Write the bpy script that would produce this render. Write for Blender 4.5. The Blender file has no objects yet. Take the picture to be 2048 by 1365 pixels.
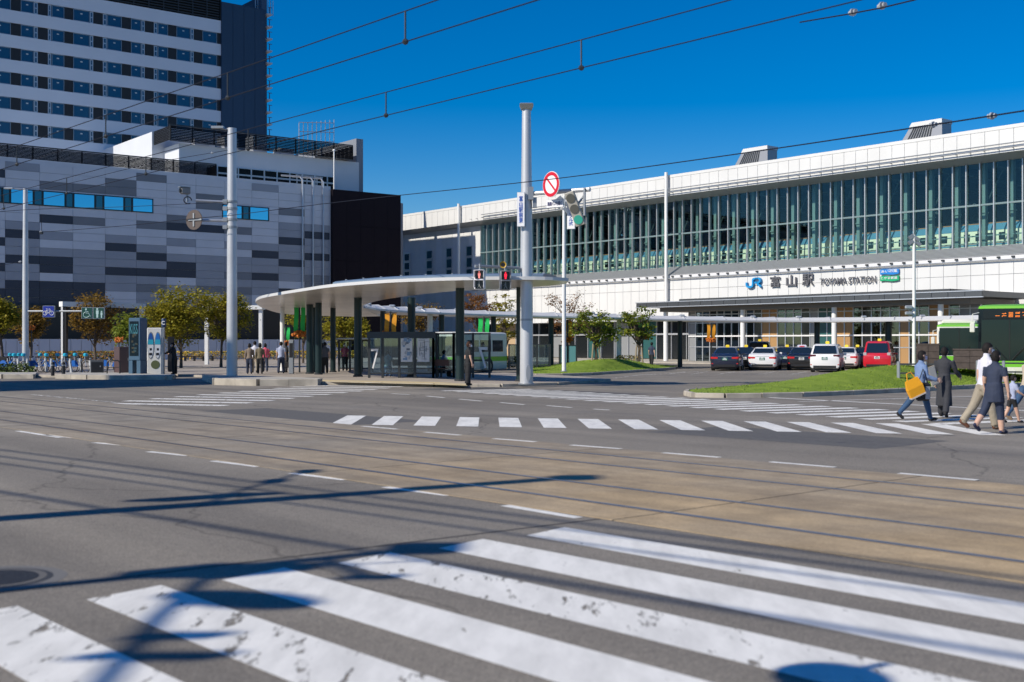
import bpy, bmesh, math, random
from math import sin, cos, tan, pi, radians, sqrt, atan2, hypot
from mathutils import Vector, Matrix, Euler

rng = random.Random(7)
SC = bpy.context.scene
COL = SC.collection

# ------------------------------------------------------------------ camera, light, exposure
LENS, F, H, VH = 42.0, 2389.3, 1.72, 687.0      # lens (mm), focal length in photo pixels, eye height, horizon row
cd = bpy.data.cameras.new('camera'); cam = bpy.data.objects.new('camera', cd); COL.objects.link(cam)
cam.location = (0, 0, H); cam.rotation_euler = (radians(90), 0, 0)
cd.lens = LENS; cd.sensor_width = 36; cd.shift_y = 4.5/2048
cd.clip_end = 4000; cd.clip_start = 0.05
cd.dof.use_dof = True; cd.dof.focus_distance = 60.0; cd.dof.aperture_fstop = 1.8
SC.camera = cam

SUN_EL, SUN_DIR = 35.0, (-0.857, -0.515)        # elevation, horizontal direction towards the sun
DX, DY = -SUN_DIR[0], -SUN_DIR[1]               # direction shadows fall
world = bpy.data.worlds.new('World'); SC.world = world; world.use_nodes = True
nt = world.node_tree; bg = nt.nodes['Background']
sky = nt.nodes.new('ShaderNodeTexSky'); sky.sky_type = 'NISHITA'; sky.sun_disc = False
sky.sun_elevation = radians(SUN_EL); sky.sun_rotation = atan2(SUN_DIR[0], SUN_DIR[1])
sky.altitude = 200; sky.air_density = 1.0; sky.dust_density = 0.2; sky.ozone_density = 5.0
hsv = nt.nodes.new('ShaderNodeHueSaturation'); hsv.inputs['Saturation'].default_value = 1.5; hsv.inputs['Hue'].default_value = 0.508
nt.links.new(sky.outputs[0], hsv.inputs['Color']); nt.links.new(hsv.outputs[0], bg.inputs['Color'])
bg.inputs['Strength'].default_value = 0.106
sl = bpy.data.lights.new('sun', 'SUN'); so = bpy.data.objects.new('sun', sl); COL.objects.link(so)
sl.energy = 5.0; sl.angle = radians(0.53); sl.color = (1.0, 0.925, 0.80)
sv = Vector((SUN_DIR[0]*cos(radians(SUN_EL)), SUN_DIR[1]*cos(radians(SUN_EL)), sin(radians(SUN_EL))))
so.rotation_euler = sv.to_track_quat('Z', 'Y').to_euler(); so.location = (-60, -40, 60)
vs = SC.view_settings; vs.view_transform = 'Standard'; vs.look = 'None'; vs.gamma = 1; vs.use_curve_mapping = False
vs.exposure = 0.0
SC.cycles.max_bounces = 8; SC.cycles.transparent_max_bounces = 24

# ------------------------------------------------------------------ helpers: pixels of the photo to points of the place
def G(u, v, z=0.0):
    Y = (H-z)*F/(v-VH)
    return Vector(((u-1024)/F*Y, Y, z))
def X_(u, Y): return (u-1024)/F*Y
def Z_(v, Y): return H+(VH-v)/F*Y

class Frame:                                     # a facade: local x along it, local y into the building
    def __init__(s, u, Y, ex, ey):
        n = hypot(ex, ey); s.e = (ex/n, ey/n); s.n = (-s.e[1], s.e[0])
        s.O = (X_(u, Y), Y); s.rot = atan2(s.e[1], s.e[0])
    def s(s, u, off=0.0):
        k = (u-1024)/F
        ox, oy = s.O[0]+off*s.n[0], s.O[1]+off*s.n[1]
        return (k*oy-ox)/(s.e[0]-k*s.e[1])
    def Y(s, sv, off=0.0): return s.O[1]+sv*s.e[1]+off*s.n[1]
    def z(s, u, v, off=0.0): return Z_(v, s.Y(s.s(u, off), off))
    def w(s, sv, off=0.0, z=0.0): return Vector((s.O[0]+sv*s.e[0]+off*s.n[0], s.O[1]+sv*s.e[1]+off*s.n[1], z))

# ------------------------------------------------------------------ helpers: materials
MATS = {}
def M(name, col, rough=0.6, metal=0.0, var=0.0, scale=4.0, bump=0.0, bscale=60.0, spec=0.5, emit=None, estr=1.0, coat=0.0, detail=4.0):
    if name in MATS: return MATS[name]
    m = bpy.data.materials.new(name); m.use_nodes = True; t = m.node_tree; b = t.nodes['Principled BSDF']
    c = (col[0], col[1], col[2], 1)
    b.inputs['Base Color'].default_value = c; b.inputs['Roughness'].default_value = rough
    b.inputs['Metallic'].default_value = metal; b.inputs['Specular IOR Level'].default_value = spec
    b.inputs['Coat Weight'].default_value = coat
    if emit: b.inputs['Emission Color'].default_value = (*emit, 1); b.inputs['Emission Strength'].default_value = estr
    if var or bump:
        g = t.nodes.new('ShaderNodeNewGeometry')
    if var:
        n = t.nodes.new('ShaderNodeTexNoise'); n.inputs['Scale'].default_value = scale; n.inputs['Detail'].default_value = detail
        t.links.new(g.outputs['Position'], n.inputs['Vector'])
        r = t.nodes.new('ShaderNodeValToRGB')
        r.color_ramp.elements[0].position = 0.3; r.color_ramp.elements[1].position = 0.7
        r.color_ramp.elements[0].color = (*[x*(1-var) for x in col], 1); r.color_ramp.elements[1].color = (*[min(1, x*(1+var)) for x in col], 1)
        t.links.new(n.outputs['Fac'], r.inputs[0]); t.links.new(r.outputs[0], b.inputs['Base Color'])
    if bump:
        n2 = t.nodes.new('ShaderNodeTexNoise'); n2.inputs['Scale'].default_value = bscale; n2.inputs['Detail'].default_value = 3
        t.links.new(g.outputs['Position'], n2.inputs['Vector'])
        bp = t.nodes.new('ShaderNodeBump'); bp.inputs['Strength'].default_value = min(1, bump); bp.inputs['Distance'].default_value = 0.02 if bscale > 10 else 0.06
        t.links.new(n2.outputs['Fac'], bp.inputs['Height']); t.links.new(bp.outputs[0], b.inputs['Normal'])
    MATS[name] = m
    return m

def node_mat(name):
    m = bpy.data.materials.new(name); m.use_nodes = True; MATS[name] = m
    return m, m.node_tree, m.node_tree.nodes['Principled BSDF']

def glass(name, tint, refl=0.12, rough=0.02, top=0.7):     # thin pane: tinted transmission plus mirror reflection that grows at grazing angles
    m = bpy.data.materials.new(name); m.use_nodes = True; t = m.node_tree; t.nodes.clear()
    out = t.nodes.new('ShaderNodeOutputMaterial'); mx = t.nodes.new('ShaderNodeMixShader')
    tr = t.nodes.new('ShaderNodeBsdfTransparent'); tr.inputs[0].default_value = (*tint, 1)
    gl = t.nodes.new('ShaderNodeBsdfGlossy'); gl.inputs['Roughness'].default_value = rough; gl.inputs['Color'].default_value = (0.8, 0.95, 1, 1)
    lw = t.nodes.new('ShaderNodeLayerWeight'); lw.inputs[0].default_value = 0.25
    mp = t.nodes.new('ShaderNodeMapRange'); mp.inputs['To Min'].default_value = refl; mp.inputs['To Max'].default_value = top
    t.links.new(lw.outputs['Fresnel'], mp.inputs['Value']); t.links.new(mp.outputs[0], mx.inputs[0])
    t.links.new(tr.outputs[0], mx.inputs[1]); t.links.new(gl.outputs[0], mx.inputs[2]); t.links.new(mx.outputs[0], out.inputs[0])
    MATS[name] = m
    return m

# ------------------------------------------------------------------ helpers: meshes
class MB:
    def __init__(s): s.v = []; s.f = []; s.m = []
    def add(s, vs, fs, mi=0, mat4=None):
        o = len(s.v)
        s.v += [tuple(mat4 @ Vector(p)) for p in vs] if mat4 is not None else [tuple(p) for p in vs]
        s.f += [tuple(o+i for i in f) for f in fs]; s.m += [mi]*len(fs)
        return s
    def bx(s, x0, x1, y0, y1, z0, z1, mi=0, mat4=None):
        return s.add([(x0,y0,z0),(x1,y0,z0),(x1,y1,z0),(x0,y1,z0),(x0,y0,z1),(x1,y0,z1),(x1,y1,z1),(x0,y1,z1)],
            [(0,3,2,1),(4,5,6,7),(0,1,5,4),(1,2,6,5),(2,3,7,6),(3,0,4,7)], mi, mat4)
    def box(s, c, d, mi=0, rz=0, rot=None):
        R = Matrix.Translation(c) @ ((rot if rot is not None else Euler((0,0,rz)).to_matrix()).to_4x4())
        return s.bx(-d[0]/2, d[0]/2, -d[1]/2, d[1]/2, -d[2]/2, d[2]/2, mi, R)
    def cbox(s, c, d, ch, mi=0, rz=0):            # box with chamfered vertical and top edges
        R = Matrix.Translation(c) @ Matrix.Rotation(rz, 4, 'Z'); x, y, z = d[0]/2, d[1]/2, d[2]/2
        def ring(a, b, zz): k = min(ch, a*.9, b*.9); return [(-a+k,-b,zz),(a-k,-b,zz),(a,-b+k,zz),(a,b-k,zz),(a-k,b,zz),(-a+k,b,zz),(-a,b-k,zz),(-a,-b+k,zz)]
        return s.loft([ring(x-ch, y-ch, -z), ring(x, y, -z+ch), ring(x, y, z-ch), ring(x-ch, y-ch, z)], mi=mi, mat4=R)
    def loft(s, rings, cap=True, closed=True, mi=0, mat4=None):
        n = len(rings[0]); vs = [p for r in rings for p in r]; fs = []
        for i in range(len(rings)-1):
            for j in range(n if closed else n-1):
                a, b = i*n+j, i*n+(j+1) % n
                fs.append((a, b, b+n, a+n))
        if cap and closed:
            fs.append(tuple(range(n-1, -1, -1))); fs.append(tuple(range((len(rings)-1)*n, len(rings)*n)))
        return s.add(vs, fs, mi, mat4)
    def tube(s, pts, r, n=8, mi=0, cap=True):
        pts = [Vector(p) for p in pts]; rs = r if isinstance(r, (list, tuple)) else [r]*len(pts)
        rings = []; prev = None
        for i, p in enumerate(pts):
            d = (pts[min(i+1, len(pts)-1)]-pts[max(i-1, 0)])
            if d.length < 1e-9: d = Vector((0,0,1))
            d.normalize()
            if prev is None:
                a = Vector((0,0,1)).cross(d)
                if a.length < 1e-3: a = Vector((1,0,0)).cross(d)
            else: a = prev-d*prev.dot(d)
            a.normalize(); prev = a; b = d.cross(a)
            rings.append([p+(a*cos(2*pi*k/n)+b*sin(2*pi*k/n))*rs[i] for k in range(n)])
        return s.loft(rings, cap=cap, mi=mi)
    def prism(s, poly, z0, z1, mi=0, mat4=None):
        n = len(poly); vs = [(x,y,z0) for x,y in poly]+[(x,y,z1) for x,y in poly]
        fs = [tuple(range(n-1,-1,-1)), tuple(range(n,2*n))]+[(i,(i+1)%n,n+(i+1)%n,n+i) for i in range(n)]
        return s.add(vs, fs, mi, mat4)
    def lathe(s, prof, n=16, mi=0, mat4=None):
        return s.loft([[(r*cos(2*pi*k/n), r*sin(2*pi*k/n), z) for k in range(n)] for r, z in prof], mi=mi, mat4=mat4)
    def sphere(s, c, r, n=12, m=8, mi=0, mat4=None):
        r = r if isinstance(r, (list, tuple)) else (r, r, r); rings = []
        for i in range(m+1):
            t = pi*i/m; q = max(sin(t), 0.02)
            rings.append([(c[0]+r[0]*q*cos(2*pi*k/n), c[1]+r[1]*q*sin(2*pi*k/n), c[2]-r[2]*cos(t)) for k in range(n)])
        return s.loft(rings, mi=mi, mat4=mat4)
    def disc(s, c, r, axis, th=0.02, n=20, mi=0):
        a = Vector(axis).normalized()
        return s.tube([Vector(c)-a*th/2, Vector(c)+a*th/2], r, n=n, mi=mi)
    def quad(s, a, b, c, d, mi=0): return s.add([a,b,c,d], [(0,1,2,3)], mi)
    def mesh(s, name, mats, smooth=False):
        me = bpy.data.meshes.new(name); me.from_pydata(s.v, [], s.f)
        for m in (mats if isinstance(mats, (list, tuple)) else [mats]): me.materials.append(m)
        me.polygons.foreach_set('material_index', s.m)
        if smooth:
            me.polygons.foreach_set('use_smooth', [True]*len(me.polygons)); me.set_sharp_from_angle(angle=radians(38))
        me.update(); return me
    def build(s, name, mats, parent=None, smooth=False, loc=None, rz=0):
        return put(s.mesh(name, mats, smooth), name, parent, loc, rz)

def put(me, name, parent=None, loc=None, rz=0):
    o = bpy.data.objects.new(name, me); COL.objects.link(o)
    if parent is not None: o.parent = parent
    if loc is not None: o.location = loc
    if rz: o.rotation_euler = (0, 0, rz)
    return o
def tag(o, label, cat, group=None):
    o['label'] = label; o['category'] = cat
    if group: o['group'] = group
    return o
def thing(name, label, cat, loc=(0,0,0), rz=0, group=None):
    o = bpy.data.objects.new(name, None); COL.objects.link(o); o.location = loc; o.rotation_euler = (0,0,rz); o.empty_display_size = .3
    return tag(o, label, cat, group)
def struct(o): o['kind'] = 'structure'; return o
def stuff(o): o['kind'] = 'stuff'; return o
def dup(o, loc=None, rz=None, label=None, parent=None):   # a thing with its parts and their sub-parts
    c = o.copy(); COL.objects.link(c)
    if parent is not None: c.parent = parent
    if loc is not None: c.location = loc
    if rz is not None: c.rotation_euler = (0,0,rz)
    if label: c['label'] = label
    for ch in list(o.children): dup(ch, parent=c)
    return c
def setmat(o, m):
    o.material_slots[0].link = 'OBJECT'; o.material_slots[0].material = m
    return o

def text_mesh(body, height, depth=0.02, width=None, bold=0.0, vertical=False):
    """lettering as a mesh in the XZ plane, facing -Y, centred on its origin"""
    if vertical: body = '\n'.join(body)
    cu = bpy.data.curves.new('lettering', 'FONT'); cu.body = body; cu.size = 1.0; cu.extrude = 0.5; cu.offset = bold
    cu.align_x = 'CENTER' if vertical else 'LEFT'; cu.space_line = 0.95; cu.resolution_u = 2
    ob = bpy.data.objects.new('lettering', cu); COL.objects.link(ob)
    dg = bpy.context.evaluated_depsgraph_get(); me = bpy.data.meshes.new_from_object(ob.evaluated_get(dg))
    bpy.data.objects.remove(ob); bpy.data.curves.remove(cu)
    xs = [v.co.x for v in me.vertices]; ys = [v.co.y for v in me.vertices]
    if not xs: return me
    cx, cy = (min(xs)+max(xs))/2, (min(ys)+max(ys))/2; sy = height/(max(ys)-min(ys)); sx = (width/(max(xs)-min(xs))) if width else sy
    for v in me.vertices:
        v.co = Vector(((v.co.x-cx)*sx, -v.co.z*depth, (v.co.y-cy)*sy))
    me.materials.clear()
    return me
def lettering(body, height, mat, parent, loc, rz=0, **k):
    me = text_mesh(body, height, **k); me.materials.append(mat); me.name = 'lettering'
    return put(me, 'lettering', parent, loc, rz)
def cut_joints(p, n): return [p[0]+(p[1]-p[0])*i/n for i in range(n+1)]

# ------------------------------------------------------------------ materials
WHITE = M('white_panel', (.67,.67,.66), .45, var=.045, scale=.35)
WHITE2 = M('white_panel_grey', (.70,.70,.71), .45, var=.03, scale=.7)
PAINTW = M('white_paint', (.80,.80,.78), .4)
STEELW = M('pale_steel', (.52,.54,.57), .38, .55, var=.06, scale=1.2)
STEEL = M('grey_steel', (.34,.36,.38), .45, .5)
DARKST = M('dark_steel', (.035,.04,.045), .45, .2)
BLACK = M('black_plastic', (.012,.012,.014), .5)
RUBBER = M('rubber', (.018,.018,.018), .85)
CHROME = M('chrome', (.6,.6,.62), .2, 1)
GREENCOL = M('dark_green_column', (.006,.022,.024), .4, var=.15, scale=.8)
KERB = M('kerb_stone', (.40,.36,.30), .85, var=.25, scale=1.6, bump=.3)
CONC = M('concrete', (.42,.40,.36), .85, var=.15, scale=.9, bump=.2)
YELLOW = M('yellow_lamp', (.85,.62,.02), .4)
REDLIGHT = M('red_tail_light', (.55,.02,.02), .25)
CARGLASS = M('car_glass', (.012,.02,.028), .06, spec=.8)
PLATEG = M('green_plate', (.03,.16,.11), .5)
SIGNBLUE = M('sign_blue', (.015,.035,.32), .4)
SIGNGREEN = M('sign_green', (.005,.06,.045), .45)
SIGNWHITE = M('sign_white', (.80,.80,.82), .45)
SIGNRED = M('sign_red', (.62,.008,.025), .4)
LETTERGREY = M('letter_grey', (.13,.13,.145), .5)
LETTERBLUE = M('letter_blue', (.02,.10,.50), .5)
JRBLUE = M('logo_blue', (.01,.28,.62), .4)
BARK = M('bark', (.10,.075,.055), .9, var=.3, scale=8, bump=.5)
SKIN = M('skin', (.55,.34,.25), .55)
HAIR = M('black_hair', (.012,.010,.010), .75, spec=.25)
HAIRB = M('brown_hair', (.05,.022,.014), .75, spec=.25)
MASKW = M('mask_white', (.78,.77,.80), .7)
EYE = M('eye', (.02,.015,.012), .3)
LIP = M('lip', (.42,.16,.14), .5)
GLASS_ST = glass('station_glass', (.865,.95,.92), .02, top=.5)
GLASS_SH = glass('shelter_glass', (.72,.82,.84), .08)
GLASS_DK = glass('shop_glass', (.5,.6,.62), .10)
# ------------------------------------------------------------------ ground materials
def asphalt_mat():
    m, t, b = node_mat('asphalt'); L = t.links.new
    g = t.nodes.new('ShaderNodeNewGeometry')
    def noise(sc, det=4, rough=.6):
        n = t.nodes.new('ShaderNodeTexNoise'); n.inputs['Scale'].default_value = sc; n.inputs['Detail'].default_value = det
        n.inputs['Roughness'].default_value = rough; L(g.outputs['Position'], n.inputs['Vector']); return n
    big, mid, fine = noise(.16, 5), noise(13, 6, .7), noise(55, 3)
    def ramp(n, c0, c1, p0=.3, p1=.7):
        r = t.nodes.new('ShaderNodeValToRGB'); e = r.color_ramp.elements
        e[0].position = p0; e[1].position = p1; e[0].color = (*c0, 1); e[1].color = (*c1, 1); L(n.outputs['Fac'], r.inputs[0]); return r
    a = ramp(big, (.186,.168,.144), (.270,.247,.215)); f = ramp(fine, (.52,.52,.53), (1.48,1.46,1.43), .30, .70); d = ramp(mid, (.80,.80,.80), (1.18,1.18,1.17))
    m1 = t.nodes.new('ShaderNodeMix'); m1.data_type = 'RGBA'; m1.blend_type = 'MULTIPLY'; m1.inputs[0].default_value = 1
    m2 = t.nodes.new('ShaderNodeMix'); m2.data_type = 'RGBA'; m2.blend_type = 'MULTIPLY'; m2.inputs[0].default_value = 1
    L(a.outputs[0], m1.inputs[6]); L(f.outputs[0], m1.inputs[7]); L(m1.outputs[2], m2.inputs[6]); L(d.outputs[0], m2.inputs[7])
    # tyre worn streaks along the main road
    rot = t.nodes.new('ShaderNodeMapping'); rot.inputs['Rotation'].default_value = (0,0,radians(-131.65)); L(g.outputs['Position'], rot.inputs['Vector'])
    sc_ = t.nodes.new('ShaderNodeMapping'); sc_.inputs['Scale'].default_value = (.05,.9,1); L(rot.outputs[0], sc_.inputs['Vector'])
    sn = t.nodes.new('ShaderNodeTexNoise'); sn.inputs['Scale'].default_value = 1; sn.inputs['Detail'].default_value = 6; L(sc_.outputs[0], sn.inputs['Vector'])
    sr = ramp(sn, (.80,.80,.81), (1.14,1.13,1.11), .32, .66)
    m0 = t.nodes.new('ShaderNodeMix'); m0.data_type = 'RGBA'; m0.blend_type = 'MULTIPLY'; m0.inputs[0].default_value = 1
    L(m2.outputs[2], m0.inputs[6]); L(sr.outputs[0], m0.inputs[7]); m2 = m0
    # fine sealed cracks wandering over the surface
    v = t.nodes.new('ShaderNodeTexVoronoi'); v.feature = 'DISTANCE_TO_EDGE'; v.inputs['Scale'].default_value = .11
    wv = t.nodes.new('ShaderNodeVectorMath'); wv.operation = 'ADD'; wn = noise(.7, 4)
    L(g.outputs['Position'], wv.inputs[0]); L(wn.outputs['Color'], wv.inputs[1]); L(wv.outputs[0], v.inputs['Vector'])
    cr = t.nodes.new('ShaderNodeValToRGB'); cr.color_ramp.elements[0].color = (.45,.45,.45,1); cr.color_ramp.elements[1].position = .0035
    L(v.outputs['Distance'], cr.inputs[0])
    m3 = t.nodes.new('ShaderNodeMix'); m3.data_type = 'RGBA'; m3.blend_type = 'MULTIPLY'; m3.inputs[0].default_value = .7
    L(m2.outputs[2], m3.inputs[6]); L(cr.outputs[0], m3.inputs[7]); L(m3.outputs[2], b.inputs['Base Color'])
    bp = t.nodes.new('ShaderNodeBump'); bp.inputs['Strength'].default_value = .55; bp.inputs['Distance'].default_value = .012
    L(fine.outputs['Fac'], bp.inputs['Height']); L(bp.outputs[0], b.inputs['Normal'])
    b.inputs['Roughness'].default_value = .82; b.inputs['Specular IOR Level'].default_value = .35
    return m
ASPHALT = asphalt_mat()

def worn_paint(name, lo, hi, col=(.83,.812,.765)):   # road paint with holes worn through to the asphalt
    m, t, b = node_mat(name); L = t.links.new
    g = t.nodes.new('ShaderNodeNewGeometry')
    mp = t.nodes.new('ShaderNodeMapping'); mp.inputs['Rotation'].default_value = (0,0,radians(-41)); mp.inputs['Scale'].default_value = (3.2,.8,1)
    n = t.nodes.new('ShaderNodeTexNoise'); n.inputs['Scale'].default_value = 2.4; n.inputs['Detail'].default_value = 12; n.inputs['Roughness'].default_value = .74
    L(g.outputs['Position'], mp.inputs['Vector']); L(mp.outputs[0], n.inputs['Vector'])
    r = t.nodes.new('ShaderNodeValToRGB'); r.color_ramp.elements[0].position = lo; r.color_ramp.elements[1].position = hi
    r.color_ramp.elements[0].color = (0,0,0,1); r.color_ramp.elements[1].color = (1,1,1,1)
    L(n.outputs['Fac'], r.inputs[0]); L(r.outputs[0], b.inputs['Alpha'])
    n2 = t.nodes.new('ShaderNodeTexNoise'); n2.inputs['Scale'].default_value = 1.3; n2.inputs['Detail'].default_value = 9; n2.inputs['Roughness'].default_value = .7; L(mp.outputs[0], n2.inputs['Vector'])
    r2 = t.nodes.new('ShaderNodeValToRGB'); r2.color_ramp.elements[0].color = (*[c*.80 for c in col],1); r2.color_ramp.elements[1].color = (*col,1)
    r2.color_ramp.elements[0].position = .35; r2.color_ramp.elements[1].position = .6
    L(n2.outputs['Fac'], r2.inputs[0]); L(r2.outputs[0], b.inputs['Base Color']); b.inputs['Roughness'].default_value = .7
    return m
PAINT = worn_paint('road_paint', .325, .375)
PAINT_WORN = worn_paint('road_paint_worn', .385, .435)
PAINT_FAINT = worn_paint('road_paint_faint', .44, .56)
def slab_mat():
    m, t, b = node_mat('track_concrete'); L = t.links.new; g = t.nodes.new('ShaderNodeNewGeometry')
    rot = t.nodes.new('ShaderNodeMapping'); rot.inputs['Rotation'].default_value = (0,0,radians(-131.65)); L(g.outputs['Position'], rot.inputs['Vector'])
    st = t.nodes.new('ShaderNodeMapping'); st.inputs['Scale'].default_value = (.10,1.5,1); L(rot.outputs[0], st.inputs['Vector'])
    def nz(src, sc, det, ro): n = t.nodes.new('ShaderNodeTexNoise'); n.inputs['Scale'].default_value = sc; n.inputs['Detail'].default_value = det; n.inputs['Roughness'].default_value = ro; L(src, n.inputs['Vector']); return n
    def rp(n, c0, c1, a, z): r = t.nodes.new('ShaderNodeValToRGB'); e = r.color_ramp.elements; e[0].position = a; e[1].position = z; e[0].color = (*c0,1); e[1].color = (*c1,1); L(n.outputs['Fac'], r.inputs[0]); return r
    base = rp(nz(g.outputs['Position'], .11, 5, .6), (.30,.255,.195), (.44,.325,.185), .36, .60)
    streak = rp(nz(st.outputs[0], 1.0, 8, .7), (.66,.66,.68), (1.18,1.16,1.12), .30, .66)
    blot = rp(nz(g.outputs['Position'], 1.1, 9, .72), (.70,.69,.68), (1.16,1.16,1.16), .28, .64)
    fine = rp(nz(g.outputs['Position'], 38, 3, .6), (.82,.82,.82), (1.16,1.16,1.16), .3, .7)
    sx = t.nodes.new('ShaderNodeSeparateXYZ'); L(rot.outputs[0], sx.inputs[0])
    mr = t.nodes.new('ShaderNodeMapRange'); mr.inputs['From Min'].default_value = 6; mr.inputs['From Max'].default_value = 26; mr.inputs['To Max'].default_value = .85; L(sx.outputs[0], mr.inputs['Value'])
    gm = t.nodes.new('ShaderNodeMix'); gm.data_type = 'RGBA'; L(mr.outputs[0], gm.inputs[0]); L(base.outputs[0], gm.inputs[6]); gm.inputs[7].default_value = (.265,.245,.215,1)
    cur = base = gm
    for x in (streak, blot, fine):
        mx = t.nodes.new('ShaderNodeMix'); mx.data_type = 'RGBA'; mx.blend_type = 'MULTIPLY'; mx.inputs[0].default_value = 1; L(cur.outputs[2], mx.inputs[6]); L(x.outputs[0], mx.inputs[7]); cur = mx
    L(cur.outputs[2], b.inputs['Base Color']); b.inputs['Roughness'].default_value = .82
    bp = t.nodes.new('ShaderNodeBump'); bp.inputs['Strength'].default_value = .35; bp.inputs['Distance'].default_value = .01; L(fine.outputs[0], bp.inputs['Height']); L(bp.outputs[0], b.inputs['Normal'])
    return m
SLAB = slab_mat()
PAVING = M('paving', (.36,.315,.27), .8, var=.16, scale=1.7, bump=.25, bscale=12)
PAVING2 = M('paving_pale', (.42,.38,.32), .8, var=.12, scale=2, bump=.2)

def grass_mat():
    m, t, b = node_mat('grass'); L = t.links.new; g = t.nodes.new('ShaderNodeNewGeometry')
    n = t.nodes.new('ShaderNodeTexNoise'); n.inputs['Scale'].default_value = 1.1; n.inputs['Detail'].default_value = 8; n.inputs['Roughness'].default_value = .7; L(g.outputs['Position'], n.inputs['Vector'])
    r = t.nodes.new('ShaderNodeValToRGB'); e = r.color_ramp.elements
    e[0].position = .32; e[0].color = (.15,.24,.025,1); e[1].position = .68; e[1].color = (.27,.36,.05,1)
    L(n.outputs['Fac'], r.inputs[0]); L(r.outputs[0], b.inputs['Base Color'])
    n2 = t.nodes.new('ShaderNodeTexNoise'); n2.inputs['Scale'].default_value = 22; n2.inputs['Detail'].default_value = 5; L(g.outputs['Position'], n2.inputs['Vector'])
    bp = t.nodes.new('ShaderNodeBump'); bp.inputs['Strength'].default_value = .9; bp.inputs['Distance'].default_value = .06; L(n2.outputs['Fac'], bp.inputs['Height']); L(bp.outputs[0], b.inputs['Normal'])
    b.inputs['Roughness'].default_value = .9; b.inputs['Specular IOR Level'].default_value = .2
    return m
GRASS = grass_mat()

# ------------------------------------------------------------------ ground sheet
g = MB(); g.quad((-1800,-600,0),(1800,-600,0),(1800,2600,0),(-1800,2600,0))
struct(g.build('road', ASPHALT))

# ------------------------------------------------------------------ tram tracks
th = math.atan((1024+1100)/F); TX, TY = -sin(th), cos(th); NX, NY = cos(th), sin(th)
def PQ(p, q, z=0.0): return Vector((p*NX+q*TX, p*NY+q*TY, z))
def strip(p0, p1, q0, q1, z0, z1):
    b = MB(); b.add([PQ(p0,q0,z0),PQ(p1,q0,z0),PQ(p1,q1,z0),PQ(p0,q1,z0),PQ(p0,q0,z1),PQ(p1,q0,z1),PQ(p1,q1,z1),PQ(p0,q1,z1)],
        [(0,3,2,1),(4,5,6,7),(0,1,5,4),(1,2,6,5),(2,3,7,6),(3,0,4,7)]); return b
bed = struct(strip(8.42, 14.18, -70, 130, .001, .003).build('tram_track', M('joint_filler', (.06,.052,.045), .9)))
RAILP = (9.2, 10.35, 12.15, 13.2)
lanes = [(8.42, 9.15), (9.26, 10.30), (10.41, 12.10), (12.21, 13.15), (13.26, 14.18)]
q = -40.0
while q < 70:
    L = 5.5+rng.random()*1.5
    for a, b_ in lanes:
        strip(a, b_, q+.012, q+L-.012, .003, .009).build('concrete_slab', SLAB, bed)
    q += L
RAILM = M('rail_steel', (.30,.31,.34), .28, .9)
for p in RAILP:
    strip(p-.035, p+.035, -70, 130, .002, .014).build('rail', RAILM, bed)
    strip(p-.050, p-.036, -70, 130, .003, .011).build('rail_groove', M('rail_rust', (.13,.085,.05), .9), bed)

# ------------------------------------------------------------------ road markings
def poly_sheet(pts, z, mat, name, parent=None):
    b = MB(); b.add([(p[0], p[1], z) for p in pts], [tuple(range(len(pts)))]); return b.build(name, mat, parent)
def bar(p, d, n, L, W):   # rectangle from p along d by L and across n by W
    p, d, n = Vector(p[:2]), Vector(d).normalized(), Vector(n).normalized()
    return [p, p+d*L, p+d*L+n*W, p+n*W]
def crossing(name): o = bpy.data.objects.new(name, None); COL.objects.link(o); return struct(o)

zd = crossing('zebra_crossing')                     # the wide crossing right in front
for i in range(9):
    e = Vector((.13,10.67))+Vector((-.745,-.667))*1.0*i
    d = Vector((-TX,-TY)); n = Vector((.60,.80))
    poly_sheet([e, e+d*8.0, e+d*8.0+n*.60, e+n*.60], .004, PAINT_WORN if i in (2,4,5) else PAINT, 'stripe', zd)
zc = crossing('zebra_crossing')                     # the row of short stripes beyond the tracks
for i in range(15):
    p = Vector((-3.86,25.37)).lerp(Vector((8.76,22.38)), i/14)
    poly_sheet([p, p+Vector((.46,-.11)), p+Vector((.40,2.95)), p+Vector((-.06,3.06))], .004, PAINT, 'stripe', zc)
za = crossing('zebra_crossing')                     # left far crossing
for i in range(11):
    p = Vector((-11.94,33.96)).lerp(Vector((-8.4,48.2)), i/10)
    poly_sheet(bar(p, (.952,-.305), (.25,.97), 4.2, .52), .004, PAINT if i > 3 else PAINT_WORN, 'stripe', za)
zb = crossing('zebra_crossing')                     # right far crossing
B0, B1 = Vector((-2.6,43.3)), Vector((8.9,25.6))
for i in range(23):
    p = B0.lerp(B1, i/22)
    poly_sheet(bar(p, (.90,.43), (.45,-.89), 3.6, .45), .004, PAINT_WORN if i % 5 == 2 else PAINT, 'stripe', zb)
lane = crossing('lane_line')
for a, b_ in (((85,871),(142,877)),((181,886.5),(247,892.6)),((289,904.6),(367,912.8)),((417,923.4),(509,935)),((574,948),(682,961.6)),((761,976),(889,993)),((1000,1013),(1147.6,1038))):
    p, r = G(*a), G(*b_); poly_sheet(bar(p, (r-p).xy, (NX,NY), (r-p).length, .13), .0045, PAINT, 'dash', lane)
for k in range(1, 4):
    p = PQ(8.24, 17.6+4.1*k); poly_sheet(bar(p, (TX,TY), (NX,NY), 2.2, .13), .0045, PAINT, 'dash', lane)
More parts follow.
